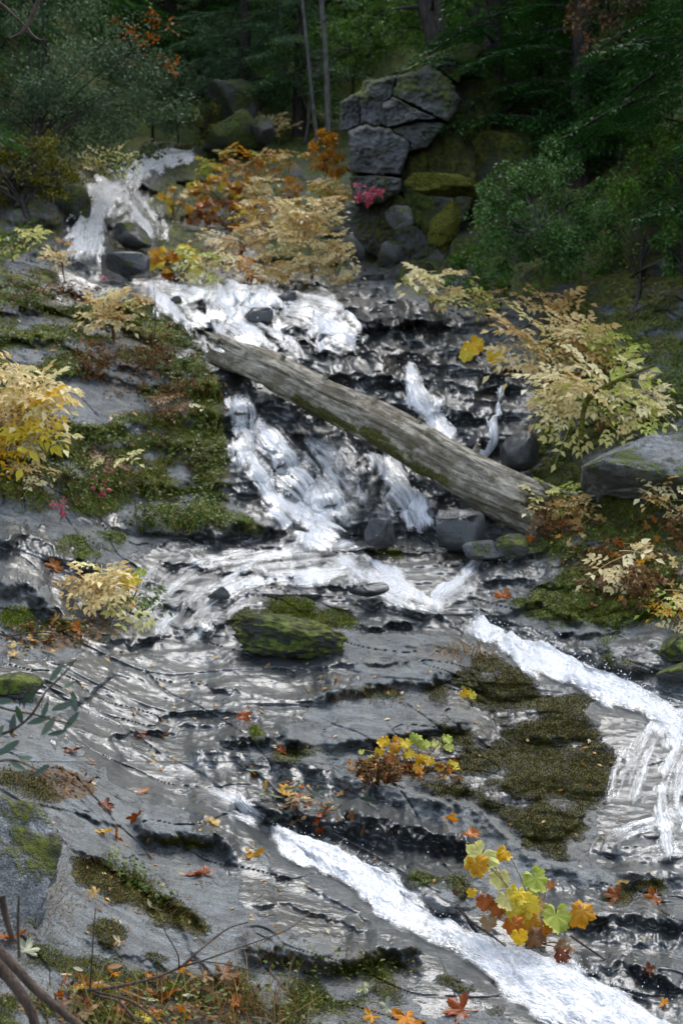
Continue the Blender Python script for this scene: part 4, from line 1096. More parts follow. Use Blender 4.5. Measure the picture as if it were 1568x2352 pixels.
# ------------------------------------------------------------------ leaf shapes
def tube(pts, rad, n=5):
    pts = np.array(pts, float); k = len(pts)
    rad = np.broadcast_to(np.asarray(rad, float), (k,))
    tg = np.gradient(pts, axis=0); tg /= np.linalg.norm(tg, axis=1, keepdims=True) + 1e-9
    ref = np.array([0.13, 0.21, 1.0]) if abs(tg[:, 2]).mean() < .8 else np.array([1.0, .2, 0.1])
    a = np.cross(tg, ref); a /= np.linalg.norm(a, axis=1, keepdims=True) + 1e-9
    b = np.cross(tg, a)
    th = np.linspace(0, 2 * np.pi, n, endpoint=False)
    co = pts[:, None] + rad[:, None, None] * (np.cos(th)[None, :, None] * a[:, None] + np.sin(th)[None, :, None] * b[:, None])
    ii = np.arange(k * n).reshape(k, n); jj = np.roll(ii, -1, 1)
    q = np.stack([ii[:-1].ravel(), ii[1:].ravel(), jj[1:].ravel(), jj[:-1].ravel()], 1)
    return co.reshape(-1, 3), q

def merge(parts):
    cos, fs, o = [], [], 0
    for co, q in parts:
        cos.append(co); fs.append(np.asarray(q) + o); o += len(co)
    return np.vstack(cos), fs

def quads_leaves(base, dirv, up, ln, wd, fold=.25):
    """folded leaf blades: base (n,3), direction, upward normal, length, width -> verts, tris"""
    n = len(base)
    dirv = dirv / (np.linalg.norm(dirv, axis=1, keepdims=True) + 1e-9)
    side = np.cross(dirv, up); side /= np.linalg.norm(side, axis=1, keepdims=True) + 1e-9
    nr = np.cross(side, dirv)
    ln = np.broadcast_to(ln, (n,))[:, None]; wd = np.broadcast_to(wd, (n,))[:, None]
    mid = base + dirv * ln * .45
    co = np.stack([base, mid + side * wd * .5 + nr * wd * fold, base + dirv * ln - nr * ln * .08, mid - side * wd * .5 + nr * wd * fold], 1).reshape(-1, 3)
    k = np.arange(n)[:, None] * 4
    tr = np.vstack([k + np.array([[0, 1, 2]]), k + np.array([[0, 2, 3]])])
    return co, tr

def frond(name, seed, pairs=4, leaf=.07, length=.42, sub=2):
    rg = np.random.default_rng(seed)
    t = np.linspace(0, 1, 8)
    ax = np.stack([t * length, 0 * t, .10 * length * np.sin(t * 2.2) - .22 * length * t ** 2], 1)
    tc, tq = tube(ax, np.linspace(.0035, .0012, 8), 3)
    B, D, Ln = [], [], []
    def add(p, d, l): B.append(p); D.append(d); Ln.append(l)
    for i in range(pairs):
        f = .22 + .72 * i / pairs
        p = np.array([np.interp(f, t, ax[:, k]) for k in range(3)])
        for s in (-1, 1):
            dv = np.array([.55, s * .85, -.05 + rg.normal(0, .1)])
            plen = length * (.42 - .25 * i / pairs)
            if i < sub:
                for k in range(3):
                    q = p + dv * plen * (.35 + .32 * k)
                    add(q, dv + np.array([.9, -s * .5, rg.normal(-.1, .15)]), leaf * rg.uniform(.75, 1.05))
                    add(q, dv + np.array([-.5, s * .6, rg.normal(-.1, .15)]), leaf * rg.uniform(.7, 1.0))
                add(p + dv * plen * 1.05, dv, leaf * 1.05)
            else:
                add(p, dv + rg.normal(0, .1, 3), leaf * rg.uniform(.9, 1.2))
    add(ax[-1], np.array([1, 0, -.35]), leaf * 1.15)
    B = np.array(B); D = np.array(D); Ln = np.array(Ln)
    upv = np.tile([0, 0, 1.0], (len(B), 1)) + rg.normal(0, .35, (len(B), 3))
    lc, lt = quads_leaves(B, D, upv, Ln, Ln * .52)
    co, fs = merge([(tc, tq), (lc, lt)])
    return new_mesh(name, co, fs, smooth=False)

def lobed_leaf(name, seed, size=.16, lobes=5, deep=.38, teeth=.05, cup=.10, span=300, stalk=True, curl=.0):
    """palmate leaf lying in XY, stalk at the origin, tip towards +X"""
    rg = np.random.default_rng(seed)
    n = 72
    a = np.radians(np.linspace(-span / 2, span / 2, n))
    ph = a / np.radians(span) * lobes
    r = 1 - deep * (.5 - .5 * np.cos(2 * np.pi * (ph + (.5 if lobes % 2 == 0 else 0)) + np.pi)) if False else 1 - deep * (1 - np.abs(np.cos(np.pi * (ph + (.5 if lobes % 2 == 0 else 0)))) ** .8)
    r *= (.72 + .28 * np.cos(a * .62)) * (1 + teeth * np.where(np.arange(n) % 3 == 0, 1, -.6)) * (1 + .05 * rg.normal(size=n))
    rings = [.0, .35, .7, 1.0]
    co = [[0, 0, 0]]
    for f in rings[1:]:
        rr_ = r * f if f > .6 else (np.minimum(r, .75) * f)
        z = cup * f ** 2 + .045 * f * np.cos(2 * np.pi * ph * 1.0) + curl * (f ** 2) * np.cos(a * 2 + rg.uniform(0, 6)) + .02 * rg.normal(size=n) * f
        co.extend(np.stack([rr_ * np.cos(a), rr_ * np.sin(a), z], 1).tolist())
    co = np.array(co) * size * .5
    q, tr = [], []
    for i in range(n - 1):
        tr.append([0, 1 + i, 2 + i])
        for k in range(2):
            b = 1 + k * n + i
            q.append([b, b + n, b + n + 1, b + 1])
    parts = [(co, np.array(tr))]
    me_f = [np.array(tr), np.array(q)]
    if stalk:
        t = np.linspace(0, 1, 6)
        sc, sq = tube(np.stack([-t * size * .55, .03 * size * np.sin(t * 3), -.15 * size * t ** 1.5], 1), .0025 * size / .16, 4)
        me_f.append(sq + len(co)); co = np.vstack([co, sc])
    return new_mesh(name, co, me_f, smooth=True)

FRONDS = [frond('leaf_frond', 1), frond('leaf_frond', 2, 4, .078, .40), frond('leaf_frond', 3, 5, .066, .46, 3), frond('leaf_frond', 4, 3, .08, .34, 1)]
def _with(meshes, matl):
    out = []
    for me in meshes:
        c = me.copy(); c.materials.append(matl); out.append(c)
    return out
FR = {k: _with(FRONDS, L[k]) for k in ('cream', 'tan', 'gold', 'lime', 'orange', 'brown', 'green')}
ROUND = [lobed_leaf('round_leaf', 10 + i, .2, 7, .24, .045, .14 - .17 * i, 336, False, .14 + .08 * i) for i in range(4)]
MAPLE = [lobed_leaf('maple_leaf', 20 + i, .2, 5, .62, .10, .06, 286, True, .10 + .08 * i) for i in range(4)]
OVAL = []
for i in range(2):
    t = np.linspace(-1, 1, 9); w = (1 - t ** 2) ** .6 * .28 * (1 + .06 * np.cos(t * 20))
    top = np.stack([t, w, .06 * t ** 2 + .05 + .05 * i * t], 1); mid = np.stack([t, 0 * t, .06 * t ** 2 + .05 * i * t], 1); bot = np.stack([t, -w, .06 * t ** 2 + .05 + .05 * i * t], 1)
    co = np.vstack([top, mid, bot]) * .5
    ii = np.arange(27).reshape(3, 9)
    q = np.vstack([np.stack([ii[k, :-1], ii[k, 1:], ii[k + 1, 1:], ii[k + 1, :-1]], 1) for k in range(2)])
    OVAL.append(new_mesh('oval_leaf', co, q))
def variants(base, keys): return {k: _with(base, L[k]) for k in keys}
RD = variants(ROUND, ('gold', 'lime', 'orange', 'brown', 'green', 'russet', 'tan'))
MP = variants(MAPLE, ('russet', 'orange', 'brown', 'gold', 'pale', 'red', 'tan', 'lime'))
OV = variants(OVAL, ('oakleaf', 'brown', 'pale', 'orange', 'green', 'tan', 'gold'))

def aim(d, up=Vector((0, 0, 1)), roll=0.0):
    """rotation with local +X along d and local +Z near up"""
    d = Vector(d).normalized()
    y = Vector(up).cross(d)
    if y.length < 1e-4: y = Vector((0, 1, 0))
    y.normalize(); z = d.cross(y)
    m = Matrix((d, y, z)).transposed()
    if roll: m = m @ Matrix.Rotation(roll, 3, 'X')
    return m.to_euler()

RG = random.Random(11)
def stem_mesh(name, p0, p1, r=.004, sag=.25, n=7):
    p0 = Vector(p0); p1 = Vector(p1); L_ = (p1 - p0).length
    t = np.linspace(0, 1, n)[:, None]
    c = np.array(p0)[None] * (1 - t) + np.array(p1)[None] * t
    c[:, 2] += np.sin(t[:, 0] * np.pi * .75) * sag * L_
    c[:, 0] += np.sin(t[:, 0] * 3) * .04 * L_
    co, q = tube(c, np.linspace(r, r * .5, n), 4)
    return new_mesh(name, co, q)

def frond_plant(box, foot, n, pal, label, group=None, Y=None, depth=.35, size=1.0, name='leafy_plant', cat='plant', droop=.5):
    u0, v0, u1, v1 = box
    fp = at(*foot) if Y is None else Vector(unproj(foot[0], foot[1], Y))
    yf = fp.y
    root = empty(name, fp); tag(root, label, cat, group)
    cx, cy = (u0 + u1) / 2, (v0 + v1) / 2
    stems = []
    for i in range(n):
        while True:
            a, b = RG.uniform(-1, 1), RG.uniform(-1, 1)
            if a * a + b * b < 1: break
        k = .82
        u = cx + a * (u1 - u0) / 2 * k; v = cy + b * (v1 - v0) / 2 * k
        gy = float(_interp(Y1, u, v)[0])
        yy = min(yf + .1, gy - .08) - RG.uniform(0, depth) * (1 - .4 * (a * a + b * b)) if Y is None else yf - RG.uniform(-depth, depth)
        p = Vector(unproj(u, v, yy))
        out = Vector((a * .9 + RG.uniform(-.35, .35), -.55 + RG.uniform(-.5, .4), -droop * .4 + RG.uniform(-.35, .3) - .3 * max(0, b)))
        key = pal[RG.randrange(len(pal))]
        me = FR[key][RG.randrange(4)]
        s = size * RG.uniform(.5, 1.25)
        o = obj('leaf', me, None, root, p - fp - out.normalized() * .15 * s, aim(out, Vector((RG.uniform(-.7, .7), -.6 + RG.uniform(-.5, .5), 1))), s)
        if i % 3 == 0: stems.append(o.location.copy())
    cs = []
    for s in stems:
        t = np.linspace(0, 1, 8)[:, None]
        c = np.array(s)[None] * t
        c[:, 2] += np.sin(t[:, 0] * np.pi) * .12 * s.length
        cs.append(tube(c, np.linspace(.007, .003, 8) * size, 4))
    for k, (co, q) in enumerate(cs[:8]):
        obj('stem', new_mesh('stem', co, q), M['stem'], root)
    return root

def round_plant(leaves, foot, label, group=None, name='rhubarb_plant', cat='plant', lift=.08):
    """leaves: (u, v, size_px, palette, facing_tilt, toward camera offset m)"""
    fp = at(*foot)
    root = empty(name, fp); tag(root, label, cat, group)
    for (u, v, s, pal, tx, ty, off) in leaves:
        gy = float(_interp(Y1, u, v)[0])
        yy = min(gy - .03, fp.y + .12) - off * .7
        p = Vector(unproj(u, v, yy))
        size = s / FPX * yy / .2 * 1.05
        nrm = Vector((tx, -1.0, ty)).normalized()
        d = Vector((RG.uniform(-.6, .6), -.3, -.8)); d = (d - nrm * d.dot(nrm)).normalized()
        o = obj('leaf', RD[pal][RG.randrange(4)], None, root, p - fp, aim(d, nrm), size)
        st = Vector(p - fp) - nrm * .02
        obj('leaf_stalk', stem_mesh('leaf_stalk', (RG.uniform(-.04, .04), 0, 0), st, .0035 * min(1.4, yy / 6), .10), M['stem'], root)
    return root

# ------------------------------------------------------------------ trees
def crown_mesh(name, rad, n, leaf, seed, clumps=60, shell=.55, ratio=.5, droop=.2):
    rg = np.random.default_rng(seed)
    d = rg.normal(size=(clumps, 3)); d /= np.linalg.norm(d, axis=1, keepdims=True)
    rr_ = rg.uniform(shell, 1.0, clumps)[:, None] * (1 + .22 * fbm3(d * 2.2, 2, seed))[:, None]
    cc = d * rr_
    k = rg.integers(0, clumps, n)
    cs = rg.uniform(.10, .26, clumps)[k][:, None]
    off = rg.normal(size=(n, 3)); off *= (rg.uniform(0, 1, n) ** .4 / (np.linalg.norm(off, axis=1) + 1e-9))[:, None]
    p = (cc[k] + off * cs) * np.array(rad)[None]
    dv = rg.normal(size=(n, 3)) + d[k] * .6; dv[:, 2] -= droop
    up = rg.normal(0, .6, (n, 3)) + np.array([0, -.15, 1.0]) + d[k] * .4
    ln = leaf * rg.uniform(.6, 1.25, n)
    co, tr = quads_leaves(p, dv, up, ln, ln * ratio, .2)
    me = new_mesh(name, co, tr, smooth=False)
    sh = np.clip(rg.uniform(0, 1, clumps)[k] * .6 + rg.uniform(0, .5, n), 0, 1)
    attr(me, 'shade', np.repeat(sh, 4))
    return me, cc * np.array(rad)[None]

def broad_tree(box, Y, foot, n, leaf, key, label, seed, depth=1.0, name='oak_tree', cat='tree', group=None, clumps=60, trunk_r=.05, shell=.45, bark='bark', ratio=.5, footY=None):
    u0, v0, u1, v1 = box
    c = Vector(unproj((u0 + u1) / 2, (v0 + v1) / 2, Y))
    rad = ((u1 - u0) / 2 / FPX * Y, (u1 - u0) / 2 / FPX * Y * depth, (v1 - v0) / 2 / FPX * Y)
    fp = at(*foot) if footY is None else Vector(unproj(foot[0], foot[1], footY))
    root = empty(name, fp); tag(root, label, cat, group)
    me, cc = crown_mesh('crown', rad, n, leaf, seed, clumps, shell, ratio)
    obj('crown', me, L[key], root, c - fp)
    rg = np.random.default_rng(seed + 5)
    top = np.array(c - fp)
    parts = []
    t = np.linspace(0, 1, 9)[:, None]
    tr = top[None] * t + np.column_stack([.05 * np.sin(t[:, 0] * 5) * trunk_r * 20, 0 * t[:, 0], 0 * t[:, 0]])
    co, q = tube(tr, np.linspace(trunk_r, trunk_r * .45, 9), 8)
    tk = obj('trunk', new_mesh('trunk', co, q), M[bark], root)
    for i in rg.choice(len(cc), min(len(cc), 26), replace=False):
        e = cc[i] + top; s = tr[int(rg.integers(3, 8))]
        tt = np.linspace(0, 1, 6)[:, None]
        c_ = s[None] * (1 - tt) + e[None] * tt; c_[:, 2] += .08 * np.sin(tt[:, 0] * 3) * np.linalg.norm(e - s)
        parts.append(tube(c_, np.linspace(trunk_r * .35, trunk_r * .1, 6), 4))
    co, fs = merge(parts)
    obj('limbs', new_mesh('limbs', co, fs), M[bark], tk)['kind'] = 'stuff'
    return root

def conifer_meshes(seed, H=9.0, R0=2.1, nb=70, z0=.08, leafk=1.0):
    rg = np.random.default_rng(seed)
    B, D, UP, Ln, Wd, Sh = [], [], [], [], [], []
    limbs = []
    for i in range(nb):
        f = z0 + (1 - z0) * ((i + rg.uniform(0, 1)) / nb) ** 1.15
        z = f * H
        ln = R0 * (1 - f) ** .75 * rg.uniform(.75, 1.15) + .15
        az = i * 2.39996 + rg.normal(0, .25)
        dr = np.array([math.cos(az), math.sin(az), 0])
        sd = np.array([-dr[1], dr[0], 0])
        t = np.linspace(0, 1, 7)
        drop = rg.uniform(.12, .34)
        ax = np.array([0, 0, z])[None] + dr[None] * (t * ln)[:, None] + np.array([0, 0, 1.0])[None] * ((.12 * np.sin(t * 2.4) - drop * t ** 1.6) * ln)[:, None]
        limbs.append(tube(ax, np.linspace(.022, .005, 7) * (.5 + ln / R0), 4))
        shade = rg.uniform(0, 1)
        m = int(22 * ln / R0 * 1.6) + 6
        for j in range(m):
            fj = (.12 + .88 * (j + rg.uniform(0, 1)) / m)
            p = np.array([np.interp(fj, t, ax[:, k]) for k in range(3)])
            s = 1 if j % 2 else -1
            bl = ln * .36 * (1.05 - fj * .75) * rg.uniform(.6, 1.15) + .07
            bd = dr * .65 + sd * s * .8 + np.array([0, 0, rg.normal(-.22, .14)])
            bd /= np.linalg.norm(bd)
            nn_ = max(3, int(bl / .055 / leafk))
            for q in range(nn_):
                fq = (q + .3) / nn_
                b = p + bd * bl * fq + np.array([0, 0, -.25 * bl * fq ** 2])
                for s2 in (-1, 1):
                    dd = bd * .85 + (dr * -s * .75 * s2 + sd * .5 * s2) * .8 + np.array([0, 0, rg.normal(-.12, .2)])
                    B.append(b); D.append(dd); UP.append([rg.normal(0, .3), rg.normal(0, .3), 1]); Ln.append(.085 * leafk * rg.uniform(.7, 1.3)); Wd.append(.022 * leafk)
                    Sh.append(min(1, max(0, shade * .6 + rg.uniform(0, .4) + .2 * fq)))
    co, tr = quads_leaves(np.array(B), np.array(D), np.array(UP), np.array(Ln), np.array(Wd), .1)
    cm = new_mesh('crown', co, tr, smooth=False); attr(cm, 'shade', np.repeat(np.array(Sh), 4))
    lc, lf = merge(limbs); lm = new_mesh('limbs', lc, lf)
    t = np.linspace(0, 1, 14)
    tc, tq = tube(np.stack([.04 * np.sin(t * 6), .03 * np.cos(t * 5), t * H - .4 * (t == 0)], 1), .015 + .15 * (1 - t), 10)
    tm = new_mesh('trunk', tc, tq)
    return cm, lm, tm
# ------------------------------------------------------------------ the wood behind and beside the creek
CON = []
for i, (sd, H, R0, nb, lk) in enumerate([(1, 9.5, 2.0, 62, 1.35), (2, 8.0, 1.7, 54, 1.35)]):
    cm, lm, tm = conifer_meshes(sd, H, R0, nb, .06, lk)
    lm.materials.append(M['bark']); tm.materials.append(M['bark'])
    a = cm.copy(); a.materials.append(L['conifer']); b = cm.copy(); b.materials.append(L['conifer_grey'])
    CON.append((a, b, lm, tm))

def conifer(foot, label, kind=0, grey=0, s=1.0, rz=0.0, Y=None, group='dark conifers in the wood behind the creek', tilt=0.0):
    fp = at(*foot) if Y is None else Vector(unproj(foot[0], foot[1], Y))
    root = empty('conifer_tree', fp); tag(root, label, 'tree', group)
    root.rotation_euler = (0, tilt, rz); root.scale = (s, s, s)
    a, b, lm, tm = CON[kind]
    obj('crown', b if grey else a, None, root)
    tk = obj('trunk', tm, None, root)
    obj('limbs', lm, None, tk)['kind'] = 'stuff'
    return root

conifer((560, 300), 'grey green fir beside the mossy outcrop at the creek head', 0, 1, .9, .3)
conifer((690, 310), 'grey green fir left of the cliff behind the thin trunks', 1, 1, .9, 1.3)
conifer((470, 230), 'dark fir behind the mossy outcrop left of the grey fir', 1, 0, 1.0, 2.0)
conifer((640, 210), 'dark fir far back between the grey firs', 0, 0, 1.1, 4.0)
conifer((850, 130), 'fir standing just behind the top of the cliff', 0, 0, .9, .8)
conifer((1090, 170), 'dark fir on the slope right of the cliff crown', 0, 0, .9, 2.2)
conifer((1230, 230), 'dark fir above the black hollow in the right bank', 1, 0, .9, 5.2)
conifer((1390, 260), 'green fir on the right bank above the oak shrub', 0, 0, .75, 3.3)
conifer((1180, 60), 'tall dark fir high on the right slope', 0, 0, 1.3, 1.1)
conifer((300, 180), 'dark fir behind the orange maple at the upper left', 0, 0, 1.0, 1.9)
conifer((390, 120), 'farthest dark fir right of the orange maple', 1, 0, 1.2, .6)
conifer((90, 150), 'dark fir behind the oaks at the upper left', 0, 0, 1.2, 3.6)
conifer((-120, 250), 'dark fir at the left edge behind the oaks', 0, 0, 1.1, 5.0)
conifer((750, 60), 'fir in the far middle of the wood', 1, 0, 1.3, 2.8)
conifer((560, 20), 'farthest tall fir at the top centre', 0, 0, 1.4, 3.8)
conifer((950, 20), 'tall fir behind the thick dark trunk', 0, 0, 1.3, 4.4)
conifer((1490, 90), 'tall fir in the upper right corner behind the russet tree', 0, 0, 1.2, .4)
conifer((1720, 330), 'fir at the right edge reaching long green boughs over the bank', 0, 0, .95, 2.75, Y=13.6)
conifer((1800, 620), 'fir right of the frame with boughs above the mossy rock face', 1, 0, .8, .9, Y=12.2)
conifer((-330, 420), 'fir left of the frame behind the oak', 1, 0, 1.1, .9, Y=15)
conifer((1950, 150), 'tall fir outside on the right slope', 0, 0, 1.2, 5.9, Y=15)
conifer((-420, 150), 'tall fir outside on the left slope', 0, 0, 1.3, 2.4, Y=20)
conifer((1330, -60), 'high fir at the top of the right slope', 1, 0, 1.4, 2.9)
conifer((240, -20), 'high fir at the top of the left slope', 1, 0, 1.4, 1.4)

conifer((1140, 400), 'fir hanging dark boughs over the mossy rock right of the cliff', 1, 0, 1.0, 2.6, Y=17.6)
conifer((1330, 470), 'dark fir rising behind the glossy oak shrub', 0, 0, .95, .2, Y=16.4)
broad_tree((-190, 60, 430, 385), 17.6, (40, 480), 15000, .062, 'oak', 'broad grey green oak leaning over the upper fall from the left', 201, .8, clumps=120)
broad_tree((-330, -420, 320, 150), 20, (-60, 430), 11000, .075, 'oak', 'tall dark oak at the upper left corner', 202, .8, clumps=110, footY=20)
broad_tree((-170, 310, 215, 490), 16.2, (60, 520), 5200, .055, 'olive', 'olive green shrub in the shade below the left oak', 203, .8, 'shrub', 'shrub', clumps=70)
broad_tree((245, 10, 425, 200), 21.5, (350, 330), 300, .06, 'maple_tree', 'small maple with sparse orange leaves at the upper left', 204, .8, 'maple_tree', clumps=26, trunk_r=.03, ratio=.8)
broad_tree((600, 20, 830, 300), 25.0, (700, 330), 2600, .065, 'forest', 'loose grey green sapling left of the cliff', 205, .7, 'sapling_tree', clumps=60, trunk_r=.03, bark='bark_grey')
broad_tree((1070, 350, 1420, 650), 13.0, (1260, 700), 9000, .05, 'oakgreen', 'glossy green oak shrub spreading on the right bank', 206, .8, 'oak_shrub', 'shrub', clumps=85, bark='bark_grey', trunk_r=.04)
broad_tree((1330, 380, 1640, 700), 13.6, (1450, 740), 5200, .05, 'forest', 'dull dark shrub between the oak shrub and the right edge', 207, .8, 'shrub', 'shrub', clumps=70, trunk_r=.02)
broad_tree((1490, 500, 1680, 640), 12.2, (1560, 690), 2200, .05, 'oakgreen', 'small oak shrub cut off by the right edge', 208, .8, 'oak_shrub', 'shrub', clumps=30)
broad_tree((1300, -160, 1500, 130), 15.0, (1420, 330), 1900, .06, 'russet_small', 'thin tree with pale and russet leaves at the top right', 209, .8, 'broadleaf_tree', clumps=40, trunk_r=.03)
broad_tree((880, -80, 1140, 150), 22.0, (1010, 190), 3600, .07, 'forest', 'dark leafy tree above the mossy crown of the cliff', 210, .8, 'broadleaf_tree', clumps=70)
broad_tree((420, -160, 700, 110), 30.0, (560, 220), 3600, .09, 'forest', 'dark leafy tree far back at the top centre', 211, .8, 'broadleaf_tree', clumps=70)
broad_tree((1050, 150, 1260, 330), 19.0, (1150, 380), 2600, .06, 'forest', 'dark shrub hanging over the black hollow in the bank', 212, .8, 'shrub', 'shrub', clumps=50)
broad_tree((690, 300, 805, 410), 17.5, (750, 430), 900, .05, 'gold_small', 'small golden orange shrub against the left side of the cliff', 213, .8, 'shrub', 'shrub', clumps=36, trunk_r=.012, ratio=.7)
broad_tree((630, 400, 700, 500), 17.8, (665, 520), 420, .045, 'gold_small', 'thin yellow shrub between the orange leaves and the cream plants', 214, .8, 'shrub', 'shrub', clumps=24, trunk_r=.01, ratio=.7)
broad_tree((806, 412, 872, 476), 15.0, (845, 500), 170, .05, 'pink_small', 'small pink red shrub on the face of the cliff', 215, .6, 'shrub', 'shrub', clumps=12, trunk_r=.006, ratio=.75, footY=15.3)
broad_tree((420, 220, 520, 340), 24.5, (470, 350), 900, .06, 'olive', 'dark bush left of the mossy outcrop', 216, .8, 'shrub', 'shrub', clumps=30)
broad_tree((1000, 560, 1200, 700), 13.9, (1090, 720), 2600, .04, 'forest', 'low dark green bush right of the cliff foot', 217, .8, 'shrub', 'shrub', clumps=40, trunk_r=.015)

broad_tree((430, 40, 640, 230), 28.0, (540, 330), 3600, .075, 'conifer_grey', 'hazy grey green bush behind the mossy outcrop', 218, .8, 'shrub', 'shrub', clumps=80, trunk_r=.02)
broad_tree((740, 20, 900, 200), 24.0, (800, 300), 3000, .065, 'forest', 'green sapling right behind the slender trunk', 219, .8, 'sapling_tree', clumps=60, trunk_r=.02)
broad_tree((1130, -60, 1330, 180), 19.0, (1240, 260), 3000, .06, 'forest', 'dark leafy tree over the hollow right of the cliff', 220, .8, 'broadleaf_tree', clumps=60, trunk_r=.03)
broad_tree((330, 120, 470, 320), 23.5, (410, 345), 2400, .06, 'oak', 'dark oak bush just above the creek head', 221, .8, 'oak_shrub', 'shrub', clumps=50, trunk_r=.02)
broad_tree((1090, 60, 1330, 260), 20.0, (1210, 330), 4200, .06, 'forest', 'dense dark shrub on the slope above the black hollow', 222, .8, 'shrub', 'shrub', clumps=80, trunk_r=.02)
broad_tree((1280, 120, 1560, 330), 16.0, (1420, 400), 5200, .055, 'conifer', 'dense green undergrowth above the oak shrub', 223, .8, 'shrub', 'shrub', clumps=90, trunk_r=.02)
broad_tree((1420, 280, 1700, 480), 14.6, (1560, 540), 4200, .05, 'forest', 'dark undergrowth against the right edge', 224, .8, 'shrub', 'shrub', clumps=80, trunk_r=.02)
broad_tree((1180, 260, 1440, 400), 16.2, (1310, 470), 3600, .05, 'conifer', 'low dark undergrowth behind the oak shrub', 225, .8, 'shrub', 'shrub', clumps=70, trunk_r=.02)
broad_tree((610, -90, 900, 70), 29.0, (760, 130), 4200, .085, 'forest', 'leafy tree at the top centre behind the slender trunk', 226, .8, 'broadleaf_tree', clumps=80)
broad_tree((1380, -140, 1640, 90), 17.0, (1500, 200), 4200, .065, 'forest', 'dark leafy tree filling the upper right corner', 227, .8, 'broadleaf_tree', clumps=80)
# bare trunks
def pole(u0, v0, u1, v1, Y, r0, r1, label, mk='bark_grey', bend=.0):
    a = Vector(unproj(u1, v1, Y)); b = Vector(unproj(u0, v0, Y + .3)); d = b - a
    t = np.linspace(0, 1.6, 16)[:, None]
    c = np.array(d)[None] * t; c[:, 0] += bend * np.sin(t[:, 0] * 3)
    root = empty('young_tree', a); tag(root, label, 'tree')
    co, q = tube(c, np.linspace(r0, r1, 16), 8); tk = obj('trunk', new_mesh('trunk', co, q), M[mk], root)
    rg = np.random.default_rng(int(u0)); ps = []
    for k in range(14):
        s = c[int(rg.integers(4, 16))]; dv = rg.normal(size=3); dv[2] = abs(dv[2]) * .3 - .1; dv /= np.linalg.norm(dv)
        l_ = rg.uniform(.3, .9); tt = np.linspace(0, 1, 5)[:, None]
        ps.append(tube(s[None] + dv[None] * l_ * tt - np.array([0, 0, .2])[None] * tt ** 2 * l_, np.linspace(r1 * .35, .003, 5), 4))
    co, fs = merge(ps); obj('limbs', new_mesh('limbs', co, fs), M[mk], tk)['kind'] = 'stuff'
pole(734, -30, 754, 305, 22, .05, .035, 'slender grey trunk standing left of the cliff', bend=.03)
pole(700, 60, 728, 330, 22.6, .035, .02, 'thinner grey trunk just left of the slender one')
pole(968, -60, 1008, 110, 20.5, .20, .16, 'thick dark trunk above the mossy crown of the cliff', 'bark')
pole(640, -20, 660, 240, 26, .04, .03, 'pale thin trunk among the grey firs')

# mossy root arching over the bank right of the cliff
m, nt = mat('moss_bright'); g = G(nt)
nz = g.noise(g.pos(), 40, 3, .7)
g.out(g.bsdf(g.mix(g.ramp(nz, .3, .7), (.045, .05, .010), (.15, .15, .025)), .9, g.bump(nz, .03, 1.0), .1)); M['mossy'] = m
for bx, yy, sd, lab in (((925, 400, 1120, 452), 15.0, 131, 'flat ledge under bright yellow green moss right of the cliff'), ((982, 446, 1058, 592), 15.0, 132, 'narrow moss covered rib running down from the bright ledge')):
    rk = rock_at('mossy_rock', bx, yy, 0, 1.0, sd, lab, 'rock', moss=1.0, cuts=4, boxy=.8, rough=.16, rot=(0, .1 if sd == 131 else .3, 0), mk='mossy')
arc = empty('mossy_branch', unproj(1330, 1005, 10.2)); tag(arc, 'arching mossy branch in front of the pale yellow plants on the right', 'branch')
c = np.array([unproj(u, v, 10.2) for u, v in ((1333, 1010), (1338, 950), (1352, 915), (1385, 890), (1430, 868), (1500, 840))]) - np.array(arc.location)[None]
cc = catmull(c * 100, 3)[:, :3] / 100
co, q = tube(cc, np.linspace(.022, .01, len(cc)), 8); obj('branch_arm', new_mesh('branch_arm', co, q), M['mossy'], arc)

# ------------------------------------------------------------------ yellowing plants
frond_plant((1105, 705, 1420, 890), (1260, 905), 40, ['cream', 'tan', 'tan', 'cream'], 'tan yellow feathery plant spreading above the right end of the log')
frond_plant((1205, 800, 1540, 1015), (1380, 1000), 50, ['cream', 'cream', 'lime', 'cream'], 'pale yellow feathery plant hanging over the right bank', depth=.5)
frond_plant((1195, 660, 1315, 722), (1235, 770), 7, ['cream', 'tan'], 'pale sprig standing above the tan feathery plant', depth=.1)
frond_plant((1330, 740, 1480, 830), (1420, 850), 12, ['tan', 'lime'], 'thin yellowing fronds at the back of the right bank', depth=.1)
frond_plant((-40, 815, 165, 1040), (40, 1060), 34, ['cream', 'cream', 'cream', 'gold'], 'golden cream fronds at the left edge above the grey slab', depth=.5)
frond_plant((-30, 990, 60, 1060), (5, 1080), 9, ['gold'], 'small orange yellow frond cluster at the left edge', depth=.2, size=.8)
frond_plant((200, 650, 330, 770), (262, 790), 22, ['cream', 'tan'], 'cream fronds on the left bank beside the terrace fall', depth=.2, size=.85)
frond_plant((100, 545, 172, 625), (150, 650), 7, ['cream', 'tan'], 'small pale fronds at the left foot of the upper fall', depth=.2, size=.8)
frond_plant((625, 430, 805, 640), (715, 650), 70, ['cream', 'cream', 'tan'], 'large cream plant left of the cliff foot', depth=.35, size=.8)
frond_plant((540, 575, 700, 645), (620, 650), 18, ['cream', 'tan', 'orange'], 'low cream plant at the rim of the white terrace', depth=.3)
frond_plant((420, 570, 520, 640), (470, 648), 12, ['lime', 'cream'], 'small lime and cream plant right of the upper fall', depth=.2)
frond_plant((560, 400, 640, 470), (600, 480), 12, ['cream', 'tan'], 'cream fronds behind the orange leaves', depth=.2)
frond_plant((945, 600, 1045, 705), (990, 715), 18, ['cream', 'lime'], 'cream plant on the dark bank right of the cliff foot', depth=.2)
